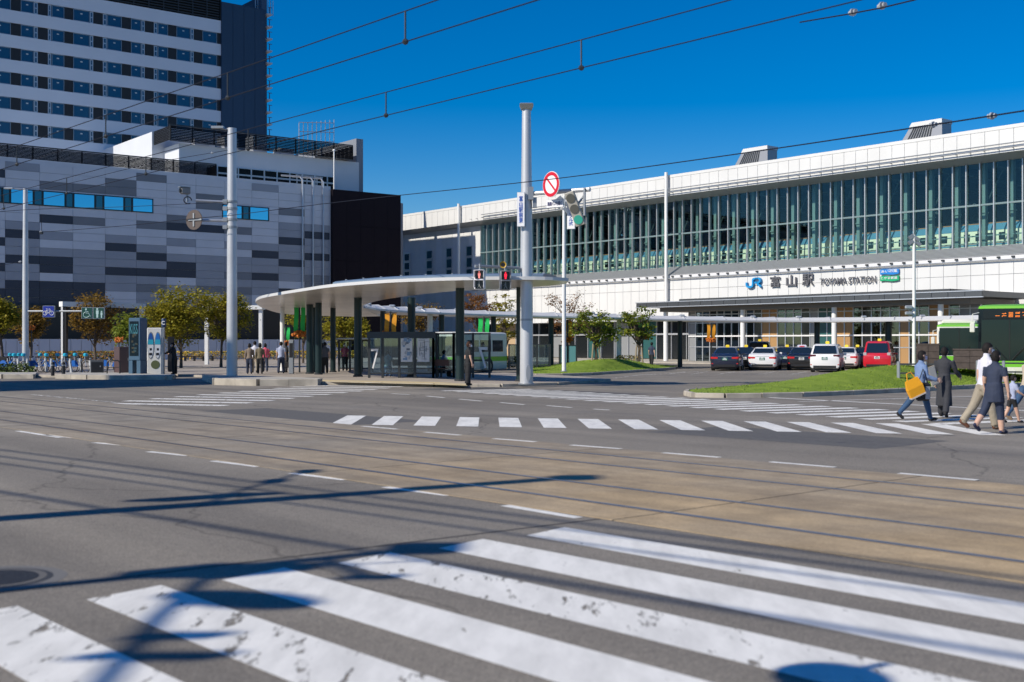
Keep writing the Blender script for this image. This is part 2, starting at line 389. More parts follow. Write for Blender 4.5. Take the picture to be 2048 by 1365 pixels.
for a, b_ in (((720,854),(789,860)),((844.6,866),(914,872)),((981.7,879),(1065,885.5)),((1136,892),(1235.6,899.6)),((1321.7,907.7),(1434,917)),((1535,926),(1665,937)),((1793,949),(1950,963))):
    p, r = G(*a), G(*b_); poly_sheet(bar(p, (r-p).xy, (NX,NY), (r-p).length, .13), .0105, PAINT, 'dash', lane)
for a, b_ in (((915,799),(960,803)),((997,806),(1045,810)),((1090,812),(1140,816)),((1184,819),(1215,821)),((780,788),(815,790)),((850,793),(885,796))):
    p, r = G(*a), G(*b_); poly_sheet(bar(p, (r-p).xy, (NX,NY), (r-p).length, .14), .004, PAINT, 'dash', lane)
def line(a, b_, w, mat=PAINT, name='edge_line'):
    p, r = G(*a), G(*b_); d = (r-p).xy.normalized()
    return struct(poly_sheet(bar(p, d, (-d[1], d[0]), (r-p).length, w), .004, mat, name))
line((1533,796), (2260,833), .22, name='stop_line')
line((1600,804), (2260,784), .12); line((0,848), (430,887), .12, PAINT_FAINT); line((60,790),(230,806),.15,PAINT_FAINT)
# taxi bays: pale lines on the far yard
for u in (1340, 1385, 1440, 1520, 1585, 1650):
    line((u,749), (u+32,744), .12, PAINT_FAINT, 'bay_line')
line((1300,748.5), (1700,750.5), .12, PAINT_FAINT, 'bay_line'); line((1230,757),(1300,748),.12,PAINT_FAINT,'bay_line')
for k in range(7):
    p = G(1296+k*16, 750-k*1.0); poly_sheet(bar(p, (1,.4), (-.4,1), .5, .5), .004, PAINT_FAINT, 'bay_mark', lane)
# manhole in the near lane
mh = struct(bpy.data.objects.new('manhole', None)); COL.objects.link(mh); mh.location = (-3.78, 8.73, 0)
b = MB(); b.lathe([(.30,.002),(.30,.0075)], 32); b.build('cover', M('iron_cover', (.035,.035,.037), .6, .3, var=.3, scale=30, bump=.6), mh)
b = MB(); b.lathe([(.36,.001),(.36,.005)], 32); b.build('ring', M('ring_asphalt', (.12,.115,.11), .8), mh)
b = MB(); b.lathe([(.40,.0008),(.40,.003)], 32); b.build('collar', M('cast_ring', (.05,.05,.05), .6), mh)
b = MB(); b.lathe([(.50,.0003),(.50,.0012)], 32); b.build('surround', M('ring_asphalt2', (.16,.155,.15), .8), mh)
# dark seam across the near lane
p, r = G(1206,1037), G(-300,1222); d = (r-p).xy.normalized()
struct(poly_sheet(bar(p, d, (-d[1],d[0]), (r-p).length, .035), .002, M('tar', (.03,.028,.026), .8), 'road_seam'))
# patches of newer asphalt
for a, w, l in (((980,786), 3.5, 9), ((520,836), 2.2, 7), ((1500,880), 2.4, 5)):
    p = G(*a); poly = [(p.x-l/2*TX+w/2*NX*0, p.y-l/2*TY), (p.x+l/2*TX, p.y+l/2*TY), (p.x+l/2*TX+w*NX, p.y+l/2*TY+w*NY), (p.x-l/2*TX+w*NX, p.y-l/2*TY+w*NY)]
    struct(poly_sheet(poly, .0015, M('asphalt_patch', (.115,.11,.105), .85, var=.15, scale=9, bump=.4, bscale=50), 'road_patch'))

# ------------------------------------------------------------------ pavements with kerb stones
def kerb_run(pts, z, parent, w=.16, gap=.012, step=1.0, taper_end=False):
    run = [Vector((p[0], p[1])) for p in pts]; stones = []
    for a, c in zip(run[:-1], run[1:]):
        L = (c-a).length; k = max(1, round(L/step)); d = (c-a)/L; n = Vector((-d.y, d.x))
        for i in range(k):
            s0, s1 = a+d*(L*i/k+gap/2), a+d*(L*(i+1)/k-gap/2); bb = MB(); zz = z*(.97+rng.random()*.06)
            c_ = .02; ring = lambda s: [(*(s-n*w), 0), (*(s-n*w), zz-c_), (*(s-n*(w-c_)), zz), (*s, zz), (*s, 0)]
            bb.loft([ring(s0), ring(s1)]); bb.build('kerb_stone', KERB, parent)
def slab_poly(name, pts, z, mat, parent=None):
    b = MB(); b.prism([(p[0], p[1]) for p in pts], -.05, z, 0); return struct(b.build(name, mat, parent))
near = [G(-420,752), G(-120,753), G(150,755.5), G(300,757), G(345,757)]
left_pts = near+[G(360,752), (-12.5,61.5)]
plaza_near = [G(419,764), G(445,769), G(640,769.5), G(700,770), G(800,772.5), G(870,774), G(1000,774), G(1110,771), G(1215,763.5)]
plaza = slab_poly('pavement', [Vector(p) for p in near]+[G(350,753), G(405,755)]+plaza_near+[G(1150,757), G(1080,753), G(1010,750), (-1.2,66), (-2.5,80), (-2.5,150), (-110,60)], .11, PAVING)
kerb_run(near, .125, plaza); kerb_run(plaza_near, .125, plaza)
# pale band and yellow tactile strip near the kerb
b = MB(); pts = [G(u, v, .114) for u, v in ((640,764),(870,769.5),(935,772),(935,767.5),(870,764.5),(640,760))]; b.add(pts, [tuple(range(6))]); struct(b.build('tactile_strip', M('tactile', (.55,.45,.26), .8, var=.15, scale=6, bump=.5, bscale=15)))

def mound(front, back, hmax, crest, name, zk=.14):
    """grass island inside a kerb: outline in ground points, height rising towards the crest"""
    out = [Vector((p[0], p[1])) for p in list(front)+list(back)]
    dense = []
    for i in range(len(out)):
        a, c = out[i], out[(i+1) % len(out)]
        k = max(1, int((c-a).length/1.0)); dense += [a.lerp(c, j/k) for j in range(k)]
    cr = Vector(crest); bb = MB(); rings = []; R = 12
    for i in range(R):
        t = i/R
        rings.append([(*(p.lerp(cr, t)), zk-.01+hmax*(1-cos(pi*t**1.15))/2+(rng.random()-.5)*.03*(i > 0)) for p in dense])
    bb.loft(rings, cap=False); o = len(bb.v); n = len(dense)
    bb.v.append((*cr, zk+hmax)); bb.f += [(o-n+j, o-n+(j+1) % n, o) for j in range(n)]; bb.m += [0]*n
    isl = struct(bb.build(name, GRASS, smooth=True))
    kerb_run([*[Vector(p[:2]) for p in front]], zk+.01, isl, w=.15)
    return isl, dense, cr
f2 = [G(u, v) for u, v in ((1380,787),(1376,791),(1392,795),(1450,796),(1520,795.5),(1600,794),(1700,790),(1800,785),(1950,777),(2150,768))]
b2 = [Vector((27,49,0)), Vector((24.5,60.5,0)), G(1840,747.5), G(1750,753), G(1600,765), G(1500,777), G(1400,785)]
MOUND2 = mound(f2, b2, .68, (15.2,47.5), 'grass_island')
f1 = [G(u, v) for u, v in ((1062,751),(1070,753.5),(1120,753),(1180,751),(1240,747),(1300,743),(1348,739))]
b1 = [G(1360,735), Vector((9.2,92,0)), Vector((3.5,90,0)), G(1050,735), G(1045,745)]
MOUND1 = mound(f1, b1, .62, (5.9,73), 'grass_island')
# short grass blades standing on both islands
def blades(m, n, name, hb):
    isl, dense, cr = m; bb = MB()
    for _ in range(n):
        p = rng.choice(dense).lerp(rng.choice(dense), rng.random()*.15); t = 1-sqrt(rng.random()); t = min(.97, max(.01, t)); q = p.lerp(cr, t)
        z = .12+(MH[m[0].name])*(1-cos(pi*t**1.15))/2; a = rng.random()*pi; w = .02; h = hb*(.5+rng.random()); dx, dy = cos(a)*w, sin(a)*w; lx, ly = (rng.random()-.5)*.06, (rng.random()-.5)*.06
        bb.add([(q.x-dx,q.y-dy,z),(q.x+dx,q.y+dy,z),(q.x+lx,q.y+ly,z+h)], [(0,1,2)])
    return stuff(bb.build(name, GRASS))
MH = {MOUND2[0].name: .68, MOUND1[0].name: .62}
blades(MOUND2, 16000, 'grass_blades', .05); blades(MOUND1, 7000, 'grass_blades', .06)
# pavement along the station and platform for the walkway roof
# ------------------------------------------------------------------ shopping block (left): podium with chequered cladding
T = Frame(797, 137.0, .79, .613)
def part(mb, name, mat, parent, smooth=False): return mb.build(name, mat, parent, smooth)
CL = {'L': M('clad_light', (.58,.61,.66), .5, var=.05, scale=.5), 'M': M('clad_mid', (.31,.335,.38), .5, var=.05, scale=.5),
      'D': M('clad_dark', (.185,.20,.225), .5, var=.05, scale=.5), 'K': M('clad_navy', (.035,.045,.066), .5, var=.06, scale=.5)}
DKPANEL = M('dark_panel', (.014,.010,.014), .75, var=.05, scale=.3, spec=.15)
BLUEDARK = M('dark_blue_panel', (.018,.048,.095), .5, var=.04, scale=.2)
WGLASS = M('blue_window', (.16,.62,.80), .03, 1.0)
WGLASS2 = M('teal_window', (.05,.16,.20), .05, .8)
WGLASS_T = M('hotel_window', (.015,.04,.085), .08, spec=.9, coat=.6)
FRAMEB = M('window_frame', (.02,.03,.035), .4, .3)
LOUV = M('black_louver', (.006,.006,.007), .6, spec=.2)

pod = thing('shopping_building', 'long commercial building clad in chequered grey and navy panels below the tower', 'building', (*T.O, 0), T.rot)
sL, sR, sD = T.s(-260), T.s(797), T.s(661)
u0 = 200; yk = lambda k: 355.5+16.2*k
zk = lambda k: T.z(u0, yk(k))
ztop = zk(-1.35); zbot = zk(16)
b = MB(); b.bx(sL, sD, .06, 30, 0, ztop-.3); part(b, 'wall', CL['L'], pod)
b = MB(); b.bx(sL, sD, -.02, .5, ztop-.30, ztop+.1); b.bx(sD-.25,sD,-.01,.4,2,ztop-.3); part(b, 'parapet', CL['L'], pod)
edges_u = [-200,-128,-57,10,75.7,139,200,259,316,376,434,491,547,601,659]
es = [T.s(u) for u in edges_u]
wcol = (es[-1]-es[3])/11
es = [es[3]+wcol*(i-3) for i in range(15)]
tones = [  # rows k=-1..15 of each column
 'LLLKLLMMKMMLKMKKK','MLLLMLKLLMMKKMLKK','LKLMLLLLLKLLKMMKK',
 'MLLLLLLMKMMKMMKKK','LLDLLLKLMLMKKLKKK','LLDLLLDLLLMMMMKKK','LDDLLLLLMKMMKMMLL','DLLLLLDLLMKMKMDMM',
 'LLLLLDKLMLMKKLMLM','LLDDLLKLLLMMMMDLM','LLLLLLDLMLMMDMDMM','MLLLLLLLMKMMKMMLL','LLLDLMMKMMKMMLKMM','LLLLLMKMMKMMDDKKK']
wwin = {}
rh = zk(0)-zk(1)
pm = {k: MB().bx(.012, wcol-.012, -.05, .055, .012, rh-.012).mesh('wall_panel', CL[k]) for k in CL}
for c, col in enumerate(tones):
    for r, ch in enumerate(col):
        k = r-1
        put(pm[ch], 'wall_panel', pod, (es[c], 0, zk(k+1)))
def window(u0, u1, z0, z1, mat, parent, off=0.0, proud=.10, fr=.09, fm=FRAMEB, F_=None):
    F_ = F_ or T; s0, s1 = F_.s(u0, off), F_.s(u1, off)
    b = MB(); b.bx(s0, s0+fr, off-proud, off+.05, z0, z1); b.bx(s1-fr, s1, off-proud, off+.05, z0, z1)
    b.bx(s0+fr, s1-fr, off-proud, off+.05, z0, z0+fr); b.bx(s0+fr, s1-fr, off-proud, off+.05, z1-fr, z1)
    w = b.build('window', fm, parent)
    b = MB(); b.bx(s0+fr, s1-fr, off-proud+.045, off+.03, z0+fr, z1-fr); b.build('pane', mat, w); return w
wz1, wz0 = T.z(305, 398.5), T.z(305, 427)
zz = lambda v: v/3.593
for a, c, m in ((-68,4,WGLASS2),(4,20,WGLASS2),(20,67,WGLASS),(67,85,WGLASS2),(85,130.5,WGLASS),(130.5,146.5,WGLASS2),(146.5,190,WGLASS),(190,206.5,WGLASS2),(206.5,248,WGLASS),(248,264,WGLASS2),(264,306,WGLASS),(-130,-68,WGLASS),(-150,-130,WGLASS2),(444,484.5,WGLASS),(484.5,498.5,WGLASS2),(498.5,537.5,WGLASS)):
    window(a, c, wz0, wz1, m, pod)
# ground storey: dark band, doors and a deep recess
zg = T.z(300, 612)
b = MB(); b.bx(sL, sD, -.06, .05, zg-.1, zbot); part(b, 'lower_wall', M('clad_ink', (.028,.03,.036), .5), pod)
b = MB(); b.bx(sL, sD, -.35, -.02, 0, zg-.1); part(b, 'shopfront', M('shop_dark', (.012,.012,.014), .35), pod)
# dark plum box at the corner
zb1 = T.z(661, 379.5)
b = MB(); b.bx(sD, sR, -.45, 28, 0, zb1); part(b, 'corner_block', DKPANEL, pod)
n = 5
pmk = MB().bx(.01, (sR-sD)/n-.01, -.50, -.44, .02, (zb1-3)/4-.02).mesh('corner_panel', DKPANEL)
for i in range(n):
    for j in range(4): put(pmk, 'corner_panel', pod, (sD+(sR-sD)*i/n, 0, 3+(zb1-3)/4*j))
# side strip behind the corner
s806 = T.s(806, 4); b = MB(); b.bx(sR, s806, 4, 26, 0, T.z(806, 407, 4)); part(b, 'side_block', M('side_grey', (.22,.24,.28), .5), pod)
for u in (603.5, 624.5, 645):     # three pipes down the wall
    s = T.s(u); b = MB(); b.tube([(s,-.18,zk(14)),(s,-.18,ztop+.5),(s-.2,.1,ztop+.9),(s-2.2,.5,ztop+.9)], .09, 8); part(b, 'pipe', STEELW, pod, True)
b = MB()
for u in (596,606,616,626,636,646): s = T.s(u); b.bx(s-.04,s+.04,.2,.28,ztop,ztop+1.1)
b.bx(T.s(594),T.s(648),.2,.28,ztop+1.05,ztop+1.1); part(b, 'roof_rail', STEELW, pod)
# louvred screen along the podium roof
def screen(u0, u1, off, z0, z1, parent, nslat=9, name='roof_screen', ret=6.0):
    s0, s1 = T.s(u0, off), T.s(u1, off); k = max(2, int((s1-s0)/2.2))
    b = MB()
    for i in range(k+1): s = s0+(s1-s0)*i/k; b.bx(s-.06, s+.06, off+.10, off+.22, z0, z1)
    b.bx(s0, s1, off+.08, off+.24, z1-.12, z1); b.bx(s0, s1, off+.08, off+.24, z0, z0+.08)
    o = b.build(name, DARKST, parent)
    b = MB()
    for j in range(nslat):
        z = z0+.1+(z1-z0-.25)*j/nslat; h = (z1-z0)/nslat*.74
        b.add([(s0,off,z),(s1,off,z),(s1,off+.09,z+h),(s0,off+.09,z+h),(s0,off+.015,z-.01),(s1,off+.015,z-.01),(s1,off+.105,z+h-.01),(s0,off+.105,z+h-.01)], [(0,1,2,3),(7,6,5,4),(0,4,5,1),(3,2,6,7)])
        if ret: b.bx(s1, s1+.03, off, off+ret, z, z+h)
        if ret: b.bx(s0-.03, s0, off, off+ret, z, z+h)
    stuff(b.build('slats', LOUV, o)); return o
screen(-260, 433, .6, ztop+.12, T.z(200, 305, .6), pod)
# upper block set back behind the roof
uo = 3.0; uz1 = T.z(480, 300, uo); us0, us1 = T.s(358, uo), T.s(718, uo)
b = MB(); b.bx(us0, us1, uo, 32, ztop-.4, uz1); part(b, 'upper_wall', M('upper_white', (.62,.64,.67), .5, var=.03, scale=.4), pod)
b = MB(); b.bx(us1, us1+.9, uo+.6, 30, 8, T.z(718, 276, uo)); part(b, 'end_slab', M('side_grey', (.22,.24,.28), .5), pod)
screen(342, 706, uo-.6, uz1+.1, T.z(480, 266, uo), pod, ret=9)
bz1, bz0 = T.z(480, 336, uo), T.z(480, 361, uo); uw = [434,455,476,502,528,553.5,579,604,629,654,667]
for a, c in zip(uw[:-1], uw[1:]):
    for q in range(2): window(a+.2, c-.2, bz0-.2+(bz1-bz0+.2)*q/2+.02, bz0-.2+(bz1-bz0+.2)*(q+1)/2-.02, M('black_window', (.004,.005,.006), .25, spec=.15), pod, off=uo, fm=STEELW, fr=.06)
b = MB(); b.tube([(T.s(668,1.5),1.5,ztop),(T.s(668,1.5),1.5,ztop+4.3)], .07); b.sphere((T.s(668,1.5),1.5,ztop+4.4), .16); part(b, 'roof_mast', PAINTW, pod)
# white penthouse whose end wall catches the sun
b = MB(); b.bx(T.s(304, 7), T.s(430, 7), 7, 34, ztop-.5, T.z(304, 264, 7)); part(b, 'penthouse', M('upper_white', (.62,.64,.67)), pod)
# scaffold stair and railings on the roof
b = MB(); s0 = T.s(598, 12); rs_ = (T.s(668, 12)-s0)/8
for i in range(9):
    s = s0+i*rs_; z0 = uz1+1.5; b.tube([(s,12,z0),(s,12,z0+4.0+i*.12)], .05, 6)
for j in range(4): b.tube([(s0,12,uz1+2.3+j*1.1),(s0+rs_*8,12,uz1+2.6+j*1.15)], .045, 6)
part(b, 'roof_railing', STEELW, pod)
# plant behind the screens
b = MB()
for i in range(int((us1-us0-6)/3.4)): s = us0+3+i*3.4; b.bx(s, s+1.6, uo+3, uo+5, uz1, uz1+1.3+.5*(i % 3))
part(b, 'roof_plant', STEELW, pod)

# ------------------------------------------------------------------ hotel tower
to = 22.0
tow = thing('hotel_tower', 'tall tower with white bands and ribbon windows rising behind the chequered block', 'building', (*T.O, 0), T.rot)
tR, tL, tB = T.s(442, to), T.s(-330, to), T.s(530, to)
Yr = T.Y(tR, to); zw = lambda v: Z_(v, Yr)
b = MB(); b.bx(tL, tR, to+.25, to+22, 10, 52); part(b, 'core', M('tower_core', (.30,.34,.40), .5), tow)
pitch = 44.6; tops = [66.8-pitch*2, 66.8-pitch]+[66.8+pitch*i for i in range(6)]
TW = M('tower_band', (.60,.64,.70), .5, var=.03, scale=.3)
prev = None
for i, v in enumerate(tops):
    if i < 2: continue
    zt, zb_ = zw(v), zw(v+22.3); znext = zw(v+pitch)
    b = MB(); b.bx(tL, tR, to, to+.3, znext, zb_); part(b, 'band', TW, tow)
b = MB(); b.bx(tL, tR, to, to+.3, zw(66.8), zw(42)); part(b, 'band', TW, tow)
b = MB(); b.bx(tL, tR, to-.0, to+.3, 10, zw(66.8+pitch*6)); part(b, 'base_band', TW, tow)
seq = [(-22,22,'w'),(22,42,'b'),(42,68,'w'),(68,77,'v'),(77,96,'b'),(96,104,'v'),(104,129,'w'),(129,147,'b'),(147,180,'w'),(180,188,'v'),(188,206,'b'),(206,215,'v'),(215,244,'w'),(244,262.5,'b'),(262.5,283,'w'),(283,291,'v'),(291,308,'b'),(308,316.5,'v'),(316.5,336.5,'w'),(336.5,353.5,'b'),(353.5,381.5,'w'),(381.5,389,'v'),(389,405.5,'b'),(405.5,434.5,'w'),(434.5,442,'b')]
wm = 0
for i, v in enumerate(tops[2:]):
    zt, zb_ = zw(v), zw(v+22.3)
    for a, c, k in seq:
        s0, s1 = T.s(a, to), T.s(c, to)
        if k == 'b':
            b = MB(); b.bx(s0+.03, s1-.03, to+.10, to+.24, zb_+.02, zt-.02); part(b, 'black_panel', BLACK, tow)
        elif k == 'v':
            b = MB(); b.bx(s0+.06, s1-.06, to+.14, to+.24, zb_+.04, zt-.04); o = part(b, 'vent_window', STEELW, tow)
            b = MB(); mid = (zb_+zt)/2; b.bx(s0+.16, s1-.16, to+.11, to+.16, zb_+.14, mid-.06); b.bx(s0+.16, s1-.16, to+.11, to+.16, mid+.06, zt-.14); part(b, 'pane', WGLASS_T, o)
        else:
            b = MB(); b.bx(s0, s0+.07, to+.06, to+.24, zb_, zt); b.bx(s1-.07, s1, to+.06, to+.24, zb_, zt); b.bx(s0, s1, to+.08, to+.24, zb_+.01, zb_+.09); b.bx(s0, s1, to+.08, to+.24, zt-.09, zt-.01)
            o = part(b, 'window', M('window_edge', (.20,.26,.32), .4, .4), tow)
            b = MB(); b.bx(s0+.07, s1-.07, to+.14, to+.23, zb_+.09, zt-.09); part(b, 'pane', WGLASS_T, o)
            b = MB(); b.bx((s0+s1)/2-.12, (s0+s1)/2+.12, to+.12, to+.135, zb_+(zt-zb_)*.62, zb_+(zt-zb_)*.62+.12); part(b, 'lamp_glint_mark', M('lamp_glint', (.6,.6,.58), .5), o)  # flat pale plate on the opaque pane paints a lamp's glint
# louvred machine storey above and the plain dark blue end strip with service balconies
b = MB(); b.bx(T.s(205,to), tR, to+.2, to+.3, zw(42), zw(-40)); part(b, 'machine_storey', LOUV, tow)
b = MB()
for j in range(16): z = zw(42)+.2+j*.32; b.bx(tL, tR-.2, to+.02, to+.2, z, z+.10)
for j in range(24): s = tL+(tR-tL)*j/23; b.bx(s-.05, s+.05, to-.02, to+.22, zw(42), zw(-40))
stuff(part(b, 'machine_louvers', DARKST, tow))
b = MB(); b.bx(tR, tB, to-.15, to+22, 10, zw(4)); part(b, 'end_wall', BLUEDARK, tow)
for q in range(4):
    b = MB(); b.bx(tR+(tB-tR)*q/4+.03, tR+(tB-tR)*(q+1)/4-.03, to-.19, to-.14, 10, zw(4)-.1); part(b, 'end_panel', BLUEDARK, tow)
b = MB(); b.bx(tB, T.s(541,to), to+1, to+20, 10, zw(-30)); part(b, 'stair_core', M('stair_blue', (.05,.09,.15), .5), tow)
for j in range(12):
    z = zw(290)+j*(zw(265)-zw(290)); b = MB(); b.bx(tB, T.s(540.5,to), to-.6, to+1, z, z+.16); o = part(b, 'balcony', STEELW, tow)
    b = MB(); b.bx(tB+.1, T.s(540,to), to-.58, to-.53, z+.9, z+.97); b.bx(tB+.4, T.s(540,to)-.4, to-.57,to-.53,z+.16,z+.9); part(b, 'balcony_rail', M('stair_blue', (.05,.09,.15)), o)
b = MB()
for i in range(8): s = T.s(525,to)+i*.35; b.tube([(s,to+2,zw(4)),(s,to+2,zw(-28))], .05, 6)
for j in range(5): b.tube([(T.s(525,to),to+2,zw(4)+1+j*.9),(T.s(541,to),to+2,zw(4)+1+j*.9)], .05, 6)
part(b, 'crown_railing', STEELW, tow)

# low pale hoarding in front of the block, and flower bed before it
ho = -3.0
hoard = thing('site_hoarding', 'low pale grey hoarding running along the foot of the chequered block', 'wall', (*T.O, 0), T.rot)
hz = T.z(300, 679, ho); hs0, hs1 = T.s(-200, ho), T.s(700, ho); k = 46
hm = MB().bx(.02, (hs1-hs0)/k-.02, -.04, .04, .05, hz).mesh('hoarding_panel', M('hoard', (.50,.53,.60), .5, var=.04, scale=.6))
for i in range(k): put(hm, 'hoarding_panel', hoard, (hs0+(hs1-hs0)*i/k, ho, 0))
b = MB(); b.bx(hs0, hs1, ho+.06, ho+.14, .1, hz-.1); part(b, 'rail', STEEL, hoard)

# off to the left of the frame: the office block whose shadow crosses the far road
L_ = 24.0/tan(radians(SUN_EL)); cx, cy = -8.8-L_*DX, 54.0-L_*DY
off = thing('office_building', 'plain grey office block left of the view whose shadow falls over the far road', 'building', (cx, cy, 0), atan2(.64,-.77)-pi)
b = MB(); b.bx(-8, 0, -46, 0, 0, 24); part(b, 'wall', M('office_wall', (.40,.40,.40), .6, var=.05), off)
ow = MB().bx(-.02,.06,-1.2,1.2,0,1.7).mesh('window', WGLASS2)
for r in range(6):
    for c in range(11): put(ow, 'window', off, (0, -3-c*4, 3.2+r*3.5))

# ------------------------------------------------------------------ station
S = Frame(1640, 105.0, .633, -.774)
st = thing('station_building', 'long white railway station with a two row glass hall on the right', 'building', (*S.O, 0), S.rot)
zs = lambda v, off=0.0: S.z(1640, v, off)
gL, gR, wL = S.s(970, 1.5), S.s(2048)+22, S.s(780)
zr, zl1, zl0 = zs(306), zs(353), zs(368, 1.5)
ztr, zg0, zl2, zp0 = zs(441.5, 1.5), zs(516, 1.5), zs(534), zs(541)
zlow = 4.0
pw = (S.s(2018, 1.5)-S.s(1641, 1.5))/15
ms = []; s = S.s(1641, 1.5)
while s > gL: s -= pw
gL = s
while s < gR: ms.append(s); s += pw
# parapet: a panel for every mullion bay
pan = MB().bx(.016, pw-.016, 0, .08, zl1+.0, zr-.28).mesh('parapet_panel', WHITE)
s = ms[0]-pw*(int((ms[0]-wL)/pw)+1); allb = []
while s < ms[-1]: allb.append(s); put(pan, 'parapet_panel', st, (s, 0, 0)); s += pw
wL = allb[0]; wR = s
b = MB(); b.bx(wL, wR, .085, 1.2, zl1, zr-.1); part(b, 'parapet_wall', STEEL, st)
b = MB(); b.bx(wL, wR, -.03, 1.25, zr-.27, zr); part(b, 'coping', WHITE, st)
# rainwater rail below the parapet and cable rail above the lower band
b = MB(); gs = S.s(966)
for dz in (0, .32): b.tube([(gs,-.28,zl1+.30+dz),(wR,-.28,zl1+.30+dz)], .05, 6)
part(b, 'service_rail', STEEL, st)
b = MB()
for s in ms: b.bx(s-.03, s+.03, -.30, 0, zl1+.24, zl1+.30)
part(b, 'rail_brackets', STEEL, st)
# ribbed soffits above and below the glass
def ribs(s0, s1, y0, z0, y1, z1, n, parent, mat):
    b = MB()
    for i in range(n):
        a, c = i/n, (i+.62)/n; ya, za, yc, zc = y0+(y1-y0)*a, z0+(z1-z0)*a, y0+(y1-y0)*c, z0+(z1-z0)*c
        ny, nz = (z1-z0), -(y1-y0); l = hypot(ny, nz); ny, nz = ny/l*.05, nz/l*.05
        if nz > 0 and z1 < z0 and False: ny, nz = -ny, -nz
        b.add([(s0,ya,za),(s1,ya,za),(s1,yc,zc),(s0,yc,zc),(s0,ya-ny,za-nz),(s1,ya-ny,za-nz),(s1,yc-ny,zc-nz),(s0,yc-ny,zc-nz)],
              [(0,1,2,3),(7,6,5,4),(0,4,5,1),(3,2,6,7),(0,3,7,4),(1,5,6,2)])
    return b
RIB = M('soffit_metal', (.44,.45,.46), .4, .5)
o = part(MB().add([(wL,.10,zl1+.02),(wR,.10,zl1+.02),(wR,1.56,zl0+.10),(wL,1.56,zl0+.10)], [(0,1,2,3)]), 'upper_soffit', M('soffit_back', (.13,.13,.14), .6), st)
stuff(ribs(wL, wR, .03, zl1, 1.5, zl0, 9, st, RIB).build('soffit_ribs', RIB, o))
o = part(MB().add([(gL,1.6,zg0-.06),(wR,1.6,zg0-.06),(wR,.10,zl2-.03),(gL,.10,zl2-.03)], [(0,1,2,3)]), 'lower_soffit', M('soffit_back', (.13,.13,.14)), st)
b = MB()
for i in range(8):
    a, c = i/8, (i+.6)/8; y0, y1 = 1.5-1.5*a, 1.5-1.5*c; z0, z1 = zg0+(zl2-zg0)*a, zg0+(zl2-zg0)*c
    b.add([(gL,y0,z0),(wR,y0,z0),(wR,y1,z1),(gL,y1,z1),(gL,y0-.03,z0+.05),(wR,y0-.03,z0+.05),(wR,y1-.03,z1+.05),(gL,y1-.03,z1+.05)],
        [(0,3,2,1),(4,5,6,7),(0,1,5,4),(3,7,6,2)])
stuff(b.build('soffit_ribs', RIB, o))
# glass hall: panes, mullions, transom
pane_hi = MB().bx(.06, pw-.06, 1.50, 1.53, ztr+.07, zl0).mesh('pane', GLASS_ST)
pane_lo = MB().bx(.06, pw-.06, 1.50, 1.53, zg0, ztr-.07).mesh('pane', GLASS_ST)
mul = MB().bx(-.045, .045, 1.32, 1.62, zg0-.02, zl0+.02).mesh('mullion', M('mullion', (.50,.52,.53), .35, .5))
TEALW = M('teal_steel', (.17,.24,.25), .4)
ic = MB().bx(-.16, .16, 2.7, 3.1, zg0-.8, zl0+.6); ic.bx(-.22,.22,2.6,3.2,ztr-.5,ztr-.40); icol = ic.mesh('hall_column', TEALW)
for i, s in enumerate(ms):
    put(mul, 'mullion', st, (s, 0, 0))
    put(pane_hi, 'pane', st, (s, 0, 0)); put(pane_lo, 'pane', st, (s, 0, 0))
    if i % 2 == 0: put(icol, 'hall_column', st, (s+pw*.62, 0, 0))
b = MB(); b.bx(ms[0], wR, 1.36, 1.60, ztr-.07, ztr+.07); part(b, 'transom', TEALW, st)
b = MB(); b.bx(ms[0], wR, 2.2, 2.28, zg0+.9, zg0+1.0); b.bx(ms[0],wR,2.2,2.28,zg0+.35,zg0+.43); part(b, 'platform_rail', TEALW, st)
# hall interior
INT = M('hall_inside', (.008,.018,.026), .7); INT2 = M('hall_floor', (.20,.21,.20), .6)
b = MB(); b.bx(ms[0]-.2, wR, 1.7, 26, zg0-1.2, zg0-.3); part(b, 'platform', INT2, st)
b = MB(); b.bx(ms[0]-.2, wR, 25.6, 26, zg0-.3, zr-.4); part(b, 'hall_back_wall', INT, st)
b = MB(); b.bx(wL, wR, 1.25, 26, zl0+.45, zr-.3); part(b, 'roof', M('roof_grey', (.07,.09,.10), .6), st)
b = MB(); b.bx(wR, wR+.3, 1.5, 26, 0, zr); part(b, 'end_wall', WHITE2, st)
b = MB()
for i in range(0, len(ms), 4): b.bx(ms[i]-.12, ms[i]+.12, 1.8, 25, zl0-.3, zl0+.5); b.tube([(ms[i],3,zl0-.1),(ms[i]+pw*4,10,zl0-1.6)], .09, 6); b.tube([(ms[i]+pw*2,3.2,ztr-1.0),(ms[i]+pw*4,3.2,zl0)], .06, 6)
part(b, 'roof_trusses', M('truss', (.03,.05,.055), .6), st)
b = MB()
for i in range(0, len(ms), 3): b.sphere((ms[i]+pw*.4, 8, ztr+.5+.4*(i % 2)), .14, 8, 6)
part(b, 'hall_lamps', M('lamp_white', (.8,.8,.75), .4), st)
